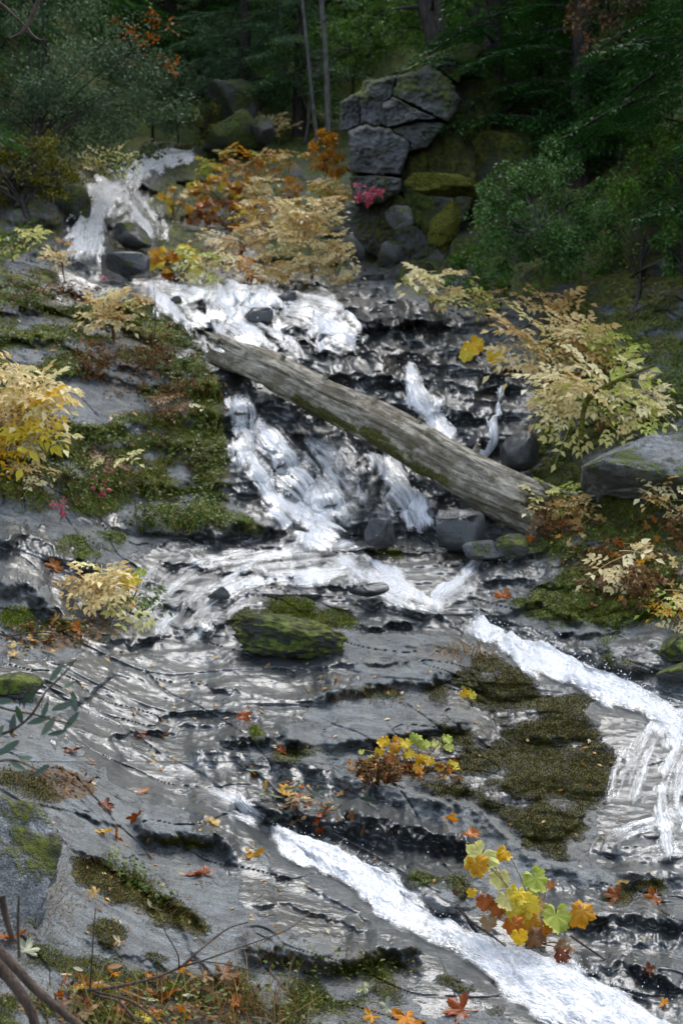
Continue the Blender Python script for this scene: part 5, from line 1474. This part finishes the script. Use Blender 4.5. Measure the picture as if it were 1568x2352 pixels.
frond_plant((1080, 662, 1165, 745), (1120, 755), 9, ['tan', 'lime'], 'dull yellow sprigs between the cream plant and the tan plant', depth=.2, size=.8)
frond_plant((170, 335, 302, 405), (240, 410), 24, ['lime', 'cream'], 'pale lime plant at the left of the creek head', depth=.5, size=1.25)
frond_plant((-20, 505, 85, 595), (30, 600), 14, ['lime', 'green'], 'lime green fronds in the shade at the left edge', depth=.4)
frond_plant((585, 255, 690, 320), (640, 335), 12, ['tan', 'cream'], 'tan fronds beside the grey rock at the creek head', depth=.3, size=1.2)
frond_plant((455, 335, 530, 390), (490, 395), 9, ['lime', 'gold'], 'lime leaves right of the creek head', depth=.2, size=1.1)
frond_plant((155, 1290, 275, 1400), (230, 1405), 20, ['cream', 'tan'], 'cream fronds growing from the crack left of the fan', depth=.25, size=.72)
frond_plant((255, 1325, 345, 1415), (300, 1410), 10, ['lime', 'green', 'lime'], 'yellow green fronds beside the cream ones left of the fan', depth=.25, size=.68)
frond_plant((1190, 1110, 1345, 1200), (1265, 1215), 15, ['cream', 'tan', 'lime'], 'tan fronds growing at the right end of the log', depth=.25, size=.75)
frond_plant((1480, 1095, 1600, 1205), (1540, 1220), 10, ['cream', 'tan'], 'cream fronds on the grey slab at the right edge', depth=.2, size=.75)
frond_plant((1390, 1240, 1500, 1340), (1450, 1350), 8, ['cream', 'brown'], 'few pale leaves over the brown litter on the right bank', depth=.15, size=.7)
frond_plant((1510, 1330, 1600, 1450), (1560, 1460), 8, ['lime', 'cream', 'orange'], 'mixed green and orange leaves at the right edge above the moss cushion', depth=.15, size=.7)
frond_plant((350, 890, 480, 950), (420, 960), 7, ['cream', 'brown'], 'few pale leaves above the green moss left of the log fall', depth=.1, size=.6)
frond_plant((30, 1060, 130, 1120), (80, 1130), 7, ['cream', 'tan'], 'small pale fronds low on the left bank', depth=.1, size=.6)
frond_plant((190, 1020, 330, 1080), (260, 1090), 9, ['lime', 'brown', 'cream'], 'yellow green leaves on the left bank below the seep', depth=.1, size=.6)
frond_plant((0, 655, 160, 700), (80, 705), 7, ['green', 'brown'], 'dull fronds on the crest of the left bank', depth=.1, size=.6)
frond_plant((640, 470, 720, 560), (690, 600), 10, ['gold', 'tan'], 'golden fronds left of the large cream plant', depth=.2, size=.9)

frond_plant((470, 500, 620, 590), (550, 600), 22, ['cream', 'tan', 'orange'], 'tan and orange fronds in the middle of the leafy slope', depth=.3, size=.9)
frond_plant((560, 440, 660, 540), (615, 550), 18, ['tan', 'cream', 'gold'], 'tan fronds between the rust leaves and the cream plant', depth=.3, size=.9)
frond_plant((520, 345, 640, 420), (580, 425), 16, ['tan', 'orange', 'lime'], 'tan fronds at the top of the leafy slope', depth=.3, size=1.1)
frond_plant((690, 400, 800, 480), (745, 490), 20, ['cream', 'gold', 'cream'], 'cream fronds against the left side of the cliff', depth=.3, size=.95)
frond_plant((730, 560, 815, 650), (770, 655), 14, ['cream', 'cream', 'tan'], 'cream fronds below the pale stones at the cliff foot', depth=.2, size=.85)
frond_plant((620, 330, 710, 400), (665, 410), 10, ['gold', 'tan'], 'golden fronds left of the golden orange shrub', depth=.3, size=1.0)

def scatter_leaves(box, n, pal, smin, smax, depth=.2, Yoff=.05):
    out = []
    u0, v0, u1, v1 = box
    for i in range(n):
        while True:
            a, b = RG.uniform(-1, 1), RG.uniform(-1, 1)
            if a * a + b * b < 1: break
        out.append(((u0 + u1) / 2 + a * (u1 - u0) / 2, (v0 + v1) / 2 + b * (v1 - v0) / 2, RG.uniform(smin, smax), RG.choice(pal), RG.uniform(-.8, .8), RG.uniform(.1, 1.4), Yoff + RG.uniform(0, depth)))
    return out
round_plant(scatter_leaves((425, 395, 620, 470), 56, ['orange', 'gold', 'tan'], 22, 34), (520, 475), 'orange yellow rhubarb leaves on the upper right of the fall')
round_plant(scatter_leaves((425, 455, 620, 530), 56, ['orange', 'brown', 'orange'], 22, 34), (530, 530), 'rust brown rhubarb leaves below the orange yellow ones')
round_plant(scatter_leaves((345, 555, 470, 640), 24, ['gold', 'orange', 'gold'], 24, 38), (410, 645), 'golden rhubarb leaves at the foot of the upper fall')
round_plant(scatter_leaves((360, 425, 430, 500), 9, ['gold', 'tan'], 18, 28), (400, 505), 'few yellow leaves beside the middle of the upper fall')
round_plant(scatter_leaves((450, 375, 520, 410), 7, ['gold', 'lime'], 18, 28), (490, 415), 'small yellow leaves near the creek head')
round_plant([(1083, 792, 62, 'gold', -.3, .5, .25), (1070, 812, 40, 'gold', -.5, .2, .3)], (1090, 830), 'big drooping yellow leaf beside the tan feathery plant')
round_plant([(1136, 812, 54, 'gold', .2, .2, .3)], (1150, 840), 'second drooping yellow leaf under the tan feathery plant')
round_plant([(1072, 1582, 44, 'lime', -.2, .9, .03), (1064, 1592, 30, 'gold', -.4, .5, .06), (1082, 1594, 28, 'gold', .4, .5, .05)], (1074, 1600), 'single yellow green rosette on the moss beside the rapids')
round_plant([(300, 1325, 60, 'gold', .2, .8, .25), (325, 1312, 30, 'lime', .4, .8, .25)], (300, 1400), 'upright yellow leaf among the fronds left of the fan')
round_plant([(880, 1700, 36, 'gold', -.4, .9, .05), (905, 1712, 34, 'gold', .2, .8, .08), (930, 1705, 32, 'gold', 0, .9, .1), (955, 1690, 34, 'lime', .3, .7, .1), (975, 1705, 34, 'lime', .2, .9, .1), (1000, 1708, 28, 'lime', .5, .7, .08),
             (1025, 1695, 30, 'lime', .4, .9, .1), (1030, 1715, 28, 'lime', .1, .8, .1), (870, 1725, 30, 'gold', -.5, .6, .05), (940, 1728, 34, 'gold', -.2, .9, .1), (965, 1738, 34, 'gold', .2, .6, .1), (985, 1745, 30, 'gold', .3, .6, .1),
             (850, 1738, 24, 'lime', -.6, .8, .04), (1040, 1752, 30, 'gold', .3, .9, .05), (1010, 1760, 30, 'orange', .1, .8, .05), (960, 1762, 30, 'orange', 0, .6, .06), (895, 1740, 26, 'orange', -.2, .6, .06), (830, 1726, 18, 'lime', -.3, 1, .03), (910, 1695, 22, 'gold', -.3, .8, .1), (1048, 1768, 26, 'gold', .4, .8, .04)],
            (950, 1780), 'low yellow green rhubarb plant above the near ledge')
round_plant([(1103, 1965, 92, 'lime', -.35, .6, .16), (1092, 1985, 66, 'gold', -.5, .25, .2), (1160, 1957, 44, 'gold', .2, .9, .06), (1146, 2014, 56, 'lime', -.1, .5, .14), (1228, 2016, 74, 'lime', .35, .55, .12),
             (1222, 2042, 40, 'lime', .2, .2, .1), (1162, 2062, 62, 'lime', -.3, .7, .2), (1190, 2050, 62, 'gold', .1, .9, .2), (1205, 2072, 72, 'gold', 0, .3, .22), (1228, 2080, 60, 'tan', .3, .6, .2), (1188, 2090, 70, 'gold', -.2, .2, .24),
             (1214, 2112, 62, 'gold', .1, .1, .24), (1276, 2102, 84, 'lime', .25, .7, .2), (1336, 2092, 74, 'orange', .4, .4, .16), (1176, 2122, 56, 'orange', -.3, .3, .26), (1192, 2148, 46, 'gold', .0, .1, .26), (1112, 2068, 48, 'russet', -.4, .3, .14),
             (1142, 2084, 48, 'orange', -.3, .3, .18), (1120, 2114, 46, 'brown', -.2, .2, .18), (1082, 2048, 28, 'gold', -.4, .5, .12), (1224, 2152, 56, 'brown', .1, .1, .2), (1300, 2172, 50, 'brown', .3, .4, .1), (1248, 2130, 46, 'orange', .2, .2, .2), (1290, 2190, 44, 'russet', .2, .5, .1), (1262, 2030, 30, 'russet', .5, .5, .06), (1046, 2047, 20, 'brown', -.4, .4, .1)],
            (1230, 2170), 'big leaved rhubarb plant with green yellow and brown leaves beside the near rapids')
# ------------------------------------------------------------------ moss fuzz, herbs, litter, grass
rng = np.random.default_rng(77)
def pick_cells(weight, n):
    w = (weight * (U > -60) * (U < 1630) * (V < 2420)).ravel()
    cell = np.gradient(GU)[None, :] * np.gradient(GV)[:, None]
    w = w * np.broadcast_to(cell, U.shape).ravel()
    i = rng.choice(w.size, n, p=w / w.sum())
    uu = U.ravel()[i] + rng.uniform(-1.4, 1.4, n); vv = V.ravel()[i] + rng.uniform(-1.3, 1.3, n)
    return i, uu, vv

def blades(name, weight, n, ln, wd, matk, label, cat, droop=.4, shade=None, scl=.8):
    i, uu, vv = pick_cells(weight, n)
    b = _interp(P, uu, vv); nn = _interp(SN, uu, vv)
    sc = (b[:, 1] / 6.0) ** scl
    d = nn + rng.normal(0, .55, (n, 3)); d[:, 2] += .35; d[:, 1] -= .25
    d /= np.linalg.norm(d, axis=1, keepdims=True)
    sd = np.cross(d, rng.normal(size=(n, 3))); sd /= np.linalg.norm(sd, axis=1, keepdims=True) + 1e-9
    l_ = rng.uniform(.5, 1.3, n) * ln * sc; w_ = wd * sc * rng.uniform(.7, 1.3, n)
    co = np.stack([b - sd * w_[:, None] * .5 - nn * .003, b + sd * w_[:, None] * .5 - nn * .003, b + d * l_[:, None] - np.array([0, 0, 1.0])[None] * (droop * l_ * rng.uniform(0, 1, n))[:, None]], 1).reshape(-1, 3)
    me = new_mesh(name, co, np.arange(n * 3).reshape(n, 3), smooth=False)
    s = rng.uniform(0, .55, n) + .45 * sstep(-.6, .7, n1.ravel()[i] + .4 * n2.ravel()[i])
    attr(me, 'shade', np.repeat(np.clip(s, 0, 1), 3))
    return tag(obj(name, me, L[matk]), label, cat, kind='stuff')

near = sstep(1150, 1500, V)
mw = sstep(.3, .95, MOSS) * (.35 + .65 * near) * sstep(640, 700, V)
blades('moss', mw * (1 - MBROWN) ** 2, 90000, .011, .006, 'moss', 'short green moss covering the banks on both sides', 'moss')
blades('brown_moss', mw * MBROWN, 90000, .010, .0055, 'moss_brown', 'short brown olive moss covering the near ledges', 'moss')
gz = sstep(.4, .8, MOSS) * np.clip(ell(330, 1215, 160, 40, 5) + ell(280, 1080, 260, 50, 4) + ell(30, 1040, 60, 50, 0) + (.35) * ell(400, 2320, 420, 60, 0) + .2 * ell(700, 2230, 240, 40, 0) + .35 * ell(130, 2150, 140, 140, 0) + .3 * leftbank + .4 * ell(1440, 1250, 130, 80, 0), 0, 1)
blades('grass', gz, 5000, .07, .0045, 'grass', 'thin green grass on the mossy left bank and the near corner', 'grass', .9)
dz = np.clip(ell(640, 2190, 130, 40, 6) + ell(60, 2060, 140, 120, 0) + ell(50, 1810, 90, 60, 10) + ell(330, 2060, 200, 50, 30) + ell(1270, 1180, 90, 60, 0) + ell(1440, 1320, 140, 80, 0) + ell(840, 1600, 160, 26, 4) + ell(1100, 1520, 90, 20, 10) + .6 * ell(350, 2300, 380, 70, 0), 0, 1)
blades('dry_grass', dz, 5000, .045, .004, 'drygrass', 'dry brown grass and stalks on the mossy ledges', 'grass', .8)

def small_leaves(name, weight, n, ln, ratio, matk, label, cat, lift=.02, scl=.7):
    i, uu, vv = pick_cells(weight, n)
    b = _interp(P, uu, vv); nn = _interp(SN, uu, vv)
    sc = (b[:, 1] / 6.0) ** scl
    b = b + nn * (rng.uniform(0.002, lift, n) * sc)[:, None]
    d = rng.normal(size=(n, 3)); d -= nn * np.sum(d * nn, 1)[:, None] * .7
    co, tr = quads_leaves(b, d, nn + rng.normal(0, .35, (n, 3)), ln * sc * rng.uniform(.6, 1.3, n), ln * sc * ratio * rng.uniform(.8, 1.2, n), .15)
    me = new_mesh(name, co, tr, smooth=False)
    attr(me, 'shade', np.repeat(rng.uniform(0, 1, n), 4))
    return tag(obj(name, me, L[matk]), label, cat, kind='stuff')
hz = np.clip(leftbank * sstep(-.2, .5, n1) * sstep(.2, .7, MOSS) + ell(370, 1185, 80, 30, 4) + ell(330, 2040, 90, 24, 30) + ell(280, 1990, 60, 24, 30) + .2 * ell(400, 2320, 420, 60, 0) + .7 * ell(230, 1240, 60, 30, 0) + .35 * rightbank * sstep(0, .5, n1) + .25 * ell(760, 2230, 200, 40, 0), 0, 1)
small_leaves('ground_cover', hz, 4200, .024, .7, 'herb', 'small green leaves creeping over the moss on the banks', 'ground cover', .05)
lz = np.clip(.4 * leftbank * sstep(.1, .6, -n1 + .5 * n3) + ell(1430, 1310, 140, 80, 8) + ell(1290, 1180, 90, 60, 0) + ell(900, 1770, 110, 26, 0) + ell(120, 1460, 150, 36, -8) + .8 * ell(330, 2320, 330, 60, 0) + ell(150, 1800, 70, 34, 18) + ell(300, 800, 120, 50, 10) + .6 * ell(330, 870, 200, 60, 12) + .35 * upper * sstep(330, 420, V), 0, 1)
small_leaves('leaf_litter', lz, 6500, .028, .5, 'deadherb', 'brown crumbled leaves and needles lying on the banks', 'leaf litter', .03)
# leafy and withered herbs that stand up
def herb(box, foot, n, leaf, key, label, seed, name='herb', depth=.6):
    return broad_tree(box, float(_interp(Y1, foot[0], foot[1])[0]) - .08, foot, n, leaf, key, label, seed, depth, name, 'plant', clumps=max(8, n // 14), trunk_r=.004, shell=.25, bark='stem', ratio=.6)
herb((300, 1150, 400, 1225), (350, 1228), 420, .030, 'herb', 'bushy green herb on the mossy rock left of the log fall', 301)
herb((385, 1150, 470, 1225), (430, 1232), 300, .026, 'herb', 'second green herb right of the bushy one', 302)
herb((160, 770, 290, 870), (225, 875), 420, .035, 'deadherb', 'withered brown herb above the grey slab on the left bank', 303)
herb((280, 760, 430, 860), (350, 865), 420, .035, 'deadherb', 'withered brown herb near the left end of the log', 304)
herb((330, 860, 470, 920), (400, 925), 260, .03, 'deadherb', 'brown herb in the crack below the grey slab', 305)
herb((1330, 1240, 1420, 1340), (1375, 1345), 320, .032, 'deadherb', 'brown withered herb on the right bank', 306)
herb((1410, 1290, 1530, 1400), (1470, 1405), 380, .032, 'deadherb', 'wide brown herb over the mossy block at right', 307)
herb((1190, 1130, 1330, 1240), (1260, 1245), 420, .030, 'deadherb', 'brown herb heap at the right end of the log', 308)
herb((90, 1050, 260, 1150), (180, 1155), 420, .030, 'herb', 'green and red herb low on the left bank', 309)
herb((120, 1145, 165, 1192), (140, 1195), 70, .03, 'pink_small', 'small red leaved herb on the left bank', 310)
herb((195, 1075, 265, 1145), (230, 1150), 60, .03, 'pink_small', 'sparse reddish herb above the slab on the left', 311)
herb((800, 1740, 930, 1800), (870, 1800), 420, .030, 'deadherb', 'brown withered leaves at the foot of the yellow green plant', 312)
herb((390, 800, 470, 880), (430, 885), 240, .03, 'herb', 'dull herb just below the upper end of the log', 313)
herb((0, 630, 130, 720), (60, 725), 420, .03, 'herb', 'grey green herb on the crest of the left bank', 314)
herb((120, 640, 230, 700), (170, 705), 220, .03, 'deadherb', 'brown herb on the crest of the left bank', 315)
herb((1480, 1160, 1600, 1240), (1540, 1245), 260, .03, 'deadherb', 'brown herb on the rim of the pale slab at right', 316)

def tuft(u, v, n, ln, key, label, seed, spread=.05, w=.004):
    rg = np.random.default_rng(seed); p = np.array(at(u, v))
    b = rg.normal(0, spread, (n, 3)); b[:, 2] *= .2
    d = rg.normal(0, .4, (n, 3)) + np.array([0, -.1, 1.0])
    d /= np.linalg.norm(d, axis=1, keepdims=True)
    l_ = ln * rg.uniform(.5, 1.2, n)[:, None]
    sd = np.cross(d, rg.normal(size=(n, 3))); sd /= np.linalg.norm(sd, axis=1, keepdims=True)
    m_ = b + d * l_ * .6; tip = b + d * l_ + np.column_stack([d[:, 0], d[:, 1], -np.abs(d[:, 2]) * .45]) * l_ * .45
    co = np.stack([b - sd * w * .5, b + sd * w * .5, m_ + sd * w * .4, m_ - sd * w * .4, tip], 1).reshape(-1, 3)
    k = np.arange(n)[:, None] * 5
    me = new_mesh('grass_tuft', co, [k + np.array([[0, 1, 2, 3]]), k + np.array([[3, 2, 4]])], False)
    attr(me, 'shade', np.repeat(rg.uniform(0, 1, n), 5))
    o = obj('grass_tuft', me, L[key], None, p); tag(o, label, 'grass', kind='stuff'); return o
tuft(728, 1452, 130, .16, 'grass', 'yellow green grass tuft on the mossy hump in mid stream', 1, .05)
tuft(30, 985, 160, .30, 'drygrass', 'tall dry brown grass tuft at the left edge', 2, .12)
tuft(70, 1000, 110, .26, 'grass', 'grass tuft below the golden fronds at the left', 3, .12)
tuft(1040, 1500, 160, .10, 'drygrass', 'brown hanging grass on the rim of the wide slab', 4, .10)
tuft(420, 1222, 90, .14, 'grass', 'grass hanging from the mossy rock left of the log fall', 5, .08)
tuft(560, 2330, 160, .13, 'drygrass', 'dry grass tuft at the lower edge', 6, .10)
tuft(250, 2310, 160, .15, 'grass', 'green grass tuft in the lower left corner', 7, .12)
tuft(150, 1268, 60, .12, 'grass', 'thin grass tuft beside the cream fronds on the left slab', 8, .04)

# ------------------------------------------------------------------ fallen leaves, each one lying where it fell
def fallen(u, v, s, meshes, label, group=None, lift=.012, tilt=.35, name='fallen_leaf'):
    p = at(u, v); n = at_n(u, v); y = p.y
    nn_ = (n + Vector((RG.gauss(0, tilt), RG.gauss(0, tilt) - .25, RG.gauss(0, tilt)))).normalized()
    d = Vector((RG.uniform(-1, 1), RG.uniform(-1, 1), RG.uniform(-.3, .3)))
    unit = .2 if meshes[0].name.startswith('maple') or meshes[0].name.startswith('round') else 1.0
    sz = s / FPX * y / unit * 1.15
    o = obj(name, meshes[RG.randrange(len(meshes))], None, None, p + n * (lift * y / 6), aim(d, nn_), sz)
    tag(o, label, 'leaf', group); return o
FL = [
    (1160, 1378, 50, MP['orange'], 'bright orange leaf lying on the wet slab right of the chute head'), (484, 1892, 40, MP['tan'], 'pale tan leaf on the slab above the near rapids'),
    (582, 1966, 50, MP['gold'], 'yellow curled leaf at the rim of the near rapids'), (462, 2010, 70, MP['russet'], 'big russet maple leaf in the middle of the near slab'),
    (232, 1915, 46, MP['orange'], 'orange brown leaf on the upper left of the near slab'), (268, 1926, 42, MP['russet'], 'brown leaf touching the orange brown one on the near slab'),
    (238, 1856, 44, MP['russet'], 'dark red curled leaf at the top of the near slab'), (316, 1882, 42, MP['russet'], 'dark red leaf just above the dark ledge'),
    (205, 2268, 82, MP['russet'], 'large red brown leaf at the foot of the near left boulder'), (180, 2270, 50, MP['orange'], 'orange leaf beside the large red brown one'),
    (422, 2232, 50, MP['orange'], 'orange leaf caught in the twigs at the bottom'), (366, 2298, 76, MP['orange'], 'wide orange leaf at the bottom left of centre'),
    (512, 2245, 70, MP['brown'], 'long brown curled leaf at the bottom'), (345, 2340, 80, MP['gold'], 'yellow orange leaf at the lower edge'),
    (836, 2272, 56, MP['pale'], 'whitish curled leaf on the dark grass ledge'), (888, 2322, 56, MP['pale'], 'pale grey green leaf at the lower edge'),
    (930, 2340, 90, MP['orange'], 'long orange leaf cut by the lower edge'), (1060, 2326, 80, MP['russet'], 'flat russet maple leaf at the lower edge beside the rapids'),
    (852, 2338, 40, MP['orange'], 'small orange leaf left of the long one at the lower edge'), (1074, 1922, 46, MP['russet'], 'wet russet leaf on the ledge above the leafy plant'),
    (1030, 1884, 34, MP['orange'], 'flat orange leaf stuck on the wet ledge'), (1414, 2066, 50, MP['orange'], 'orange leaf on the right slab'),
    (1500, 2066, 50, MP['orange'], 'brown orange leaf near the right edge'), (1424, 2030, 32, MP['tan'], 'pinkish pale leaf on the right slab'),
    (1488, 2230, 36, MP['russet'], 'small russet leaf low on the right slab'), (1520, 2308, 30, MP['orange'], 'small orange leaf at the lower right'),
    (1226, 2228, 40, MP['tan'], 'tan leaf at the edge of the white water below the leafy plant'), (345, 1968, 34, OV['orange'], 'small orange leaf below the dark ledge'),
    (328, 1822, 30, OV['orange'], 'small red leaf on the dark wet rock'), (206, 1754, 30, OV['orange'], 'orange leaf at the top of the near slab'),
    (320, 1690, 30, MP['russet'], 'dark orange leaf on the wet slab'), (160, 1726, 46, MP['russet'], 'red brown leaf at the lower rim of the wet slab'),
    (556, 1650, 40, MP['russet'], 'dark red leaf on the small ledge of the wet slab'), (420, 1597, 16, OV['tan'], 'tiny tan leaf on the wet slab'),
    (122, 1306, 46, MP['russet'], 'curled red brown leaf above the cream fronds'), (176, 1450, 40, MP['orange'], 'orange leaf among the debris left of the fan'),
    (645, 1735, 30, MP['russet'], 'dark leaf on the mossy ledge under the slab'), (640, 1718, 34, MP['tan'], 'tan leaf on the rim of the near ledge'),
    (395, 755, 30, MP['red'], 'red leaf at the left rim of the terrace fall'), (245, 648, 26, MP['red'], 'red leaf at the foot of the upper fall'),
    (1300, 1420, 22, OV['tan'], 'small tan leaf on the moss beside the chute'), (890, 1600, 20, OV['tan'], 'small pale leaf on the moss strip of the slab'),
    (1334, 1215, 50, MP['tan'], 'big pale lobed leaf on the right bank'), (1200, 1205, 36, MP['orange'], 'orange leaf under the right end of the log'),
    (1470, 1300, 46, MP['gold'], 'yellow lobed leaf on the right bank'), (1500, 1290, 40, MP['tan'], 'pale lobed leaf beside the yellow one on the right bank'),
    (60, 2190, 60, MP['pale'], 'pale green leaf at the left boulder foot'), (20, 2160, 70, MP['russet'], 'red leaf at the lower left edge'),
    (345, 2090, 40, MP['pale'], 'pale leaf on the creeping herbs'), (215, 2058, 36, MP['tan'], 'pale leaf beside the near left boulder'), (270, 2168, 36, MP['pale'], 'pale leaf on the small moss patch'),
]
for f in FL: fallen(*f)
WORD = {'pale': 'pale', 'brown': 'brown', 'tan': 'tan', 'oakleaf': 'dark green', 'orange': 'orange', 'russet': 'russet', 'green': 'green', 'gold': 'yellow'}
def cluster(n, where, group, kinds, smin, smax, place, lift=.02, tilt=.6):
    for i in range(n):
        u, v = place()
        sh, k = RG.choice(kinds)
        s_ = RG.uniform(smin, smax)
        fallen(u, v, s_, sh[k], '%s %s %s leaf %s' % ('larger' if s_ > (smin + smax) / 2 else 'smaller', WORD[k], 'lobed' if sh is MP else 'oval', where), group, lift, tilt)
def _jam():
    u = RG.gauss(695, 55); return u, 1835 + (u - 695) * .28 + RG.gauss(0, 24)
cluster(66, 'in the leaf jam above the near rapids', 'leaves jammed above the near rapids', [(MP, 'pale'), (MP, 'brown'), (MP, 'tan'), (OV, 'pale'), (OV, 'brown'), (OV, 'oakleaf'), (MP, 'orange'), (OV, 'oakleaf'), (MP, 'russet')], 20, 42, _jam)
def _deb():
    u = RG.uniform(10, 240); return u, 1470 - (u - 120) * .12 + RG.gauss(0, 20)
cluster(36, 'in the debris left of the fan', 'leaf debris left of the fan', [(OV, 'pale'), (OV, 'brown'), (MP, 'brown'), (OV, 'oakleaf'), (OV, 'green'), (MP, 'tan')], 16, 34, _deb)
cluster(34, 'heaped under the yellow green plant', 'brown leaves under the yellow green plant', [(MP, 'brown'), (MP, 'russet'), (OV, 'brown'), (MP, 'orange')], 18, 34, lambda: (RG.uniform(800, 1050), RG.uniform(1755, 1800)))
def _rb():
    u = RG.uniform(1220, 1560); return u, (RG.uniform(1200, 1420) if u > 1330 else RG.uniform(1180, 1260))
cluster(48, 'on the litter of the right bank', 'leaves on the right bank', [(MP, 'brown'), (MP, 'russet'), (OV, 'brown'), (MP, 'tan'), (MP, 'orange')], 16, 34, _rb, .03)
cluster(48, 'in the grass along the lower edge', 'leaves in the grass along the lower edge', [(MP, 'brown'), (MP, 'russet'), (OV, 'brown'), (OV, 'pale'), (OV, 'green'), (MP, 'orange')], 20, 44, lambda: (RG.uniform(120, 560), RG.uniform(2230, 2345)), .03)
L['tiny'] = leaf_mat('tiny_leaves', [(.10, .05, .02), (.30, .16, .05), (.45, .30, .14), (.40, .38, .28)], .5, .2, .4, 20, 'shade')
tz = np.clip(sstep(1490, 1520, V) * (1 - sstep(2150, 2200, V)) * (1 - sstep(1050, 1150, U)) + leftbank + .5 * sstep(1280, 1330, U) * sstep(1550, 1600, V) + .6 * mslope, 0, 1) * (_fields['near_chute'] > 1.1)
small_leaves('tiny_leaves', tz, 420, .034, .5, 'tiny', 'tiny fallen leaves scattered over the slabs and banks', 'leaf litter', .008, 1.0)

# ------------------------------------------------------------------ twigs close to the camera
def twig(label, arms, name='bare_twig', matk='twig'):
    p0 = Vector(unproj(*arms[0][0][0]))
    root = empty(name, p0); tag(root, label, 'twig')
    for pts, r0, r1 in arms:
        c = np.array([unproj(*p) for p in pts]) - np.array(p0)[None]
        c = catmull(c * 1000, 12)[:, :3] / 1000
        co, q = tube(c, np.linspace(r0, r1, len(c)) * (1 + .12 * pn(np.linspace(0, 8, len(c)), 0, 3)), 6)
        obj('branch', new_mesh('branch', co, q), M[matk], root)
    return root
twig('bare brown twigs spreading over the grass at the bottom left', [
    ([(190, 2275, 4.1), (260, 2268, 4.1), (340, 2250, 4.1), (412, 2222, 4.15), (450, 2190, 4.2), (520, 2135, 4.3), (570, 2118, 4.35)], .0065, .002),
    ([(412, 2222, 4.15), (470, 2205, 4.1), (540, 2180, 4.1), (650, 2140, 4.1), (710, 2100, 4.15)], .0035, .0012),
    ([(412, 2222, 4.15), (408, 2190, 4.1), (385, 2150, 4.1), (370, 2120, 4.15)], .003, .0012),
    ([(215, 2285, 4.0), (270, 2300, 3.95), (310, 2340, 3.9), (330, 2380, 3.9)], .005, .003),
    ([(220, 2278, 4.0), (300, 2300, 3.95), (360, 2345, 3.9), (380, 2390, 3.9)], .004, .003),
    ([(430, 2205, 4.2), (520, 2215, 4.15), (600, 2235, 4.15), (660, 2240, 4.15)], .0025, .001)])
twig('thick grey brown sticks crossing the lower left corner', [
    ([(-30, 2160, 3.2), (30, 2215, 3.2), (80, 2270, 3.2), (140, 2320, 3.2), (200, 2370, 3.2)], .014, .010),
    ([(-20, 2200, 3.1), (40, 2270, 3.1), (75, 2330, 3.1), (90, 2400, 3.1)], .016, .012),
    ([(5, 2060, 3.2), (15, 2110, 3.2), (30, 2160, 3.2)], .010, .007), ([(45, 2200, 3.25), (42, 2120, 3.25), (44, 2060, 3.25)], .005, .003)])
twig('upright thin stem with two green leaves at the bottom left', [([(207, 2280, 4.0), (212, 2200, 4.0), (216, 2130, 4.0), (220, 2086, 4.0)], .003, .0018)])
twig('dark bare twig with forks in the upper left corner', [
    ([(98, -20, 5.2), (80, 25, 5.2), (62, 60, 5.2), (48, 78, 5.2), (24, 88, 5.2)], .011, .006),
    ([(-10, 0, 5.25), (20, 22, 5.22), (42, 45, 5.2), (60, 62, 5.2)], .006, .005), ([(62, 62, 5.2), (75, 80, 5.2), (92, 92, 5.2), (110, 91, 5.2)], .006, .003), ([(80, 20, 5.2), (72, 6, 5.2), (66, -12, 5.2)], .005, .003)])
twig('fallen brown twig under the leafy plant by the near rapids', [([(1055, 2090, 5.0), (1085, 2120, 5.0), (1130, 2150, 4.95), (1170, 2182, 4.95)], .005, .003), ([(1310, 2150, 4.9), (1350, 2178, 4.9), (1400, 2210, 4.9), (1460, 2230, 4.9)], .005, .002)])
twig('thin twigs lying on the debris left of the fan', [([(20, 1462, 7.4), (90, 1452, 7.4), (150, 1462, 7.4), (190, 1480, 7.3)], .005, .003), ([(60, 1440, 7.6), (120, 1448, 7.5), (170, 1440, 7.5)], .004, .002)])
twig('thin bare sapling stem on the left slab', [([(318, 1225, 9.3), (314, 1190, 9.3), (310, 1140, 9.3), (309, 1085, 9.3)], .006, .002)])
twig('thin dead stem before the terrace fall', [([(352, 800, 11.6), (358, 740, 11.6), (356, 690, 11.6), (352, 640, 11.6)], .006, .002), ([(356, 720, 11.6), (366, 700, 11.6), (372, 680, 11.6)], .003, .001)])

ob = twig('grey green oak spray hanging into the frame at the left edge', [
    ([(-40, 1700, 3.3), (30, 1676, 3.3), (75, 1640, 3.3), (105, 1590, 3.3), (140, 1555, 3.3), (178, 1512, 3.3)], .005, .0018),
    ([(-40, 1610, 3.3), (20, 1630, 3.3), (75, 1640, 3.3), (130, 1655, 3.3), (165, 1662, 3.3)], .004, .0018),
    ([(-40, 1760, 3.3), (20, 1745, 3.3), (70, 1760, 3.3), (120, 1790, 3.3)], .004, .0018)], 'oak_spray')
ob['category'] = 'branch'
for (u, v, s) in ((130, 1545, 46), (158, 1575, 34), (70, 1600, 44), (145, 1622, 50), (172, 1612, 46), (8, 1612, 50), (45, 1640, 46), (90, 1655, 50), (112, 1668, 48), (104, 1632, 42), (165, 1657, 50), (20, 1718, 52), (60, 1742, 46), (124, 1792, 44), (134, 1684, 44), (62, 1782, 46), (30, 1665, 46), (-5, 1690, 50), (160, 1525, 24), (95, 1770, 40), (40, 1760, 46)):
    y = 3.3 + RG.uniform(-.08, .08)
    p = Vector(unproj(u, v, y)) - ob.location
    d = Vector((RG.uniform(-.6, 1), RG.uniform(-.4, .4), RG.uniform(-.8, .8)))
    obj('leaf', OV['oakleaf'][RG.randrange(2)], None, ob, p, aim(d, Vector((RG.uniform(-.5, .5), -1, RG.uniform(.1, 1.2)))), s / FPX * y * 1.15)
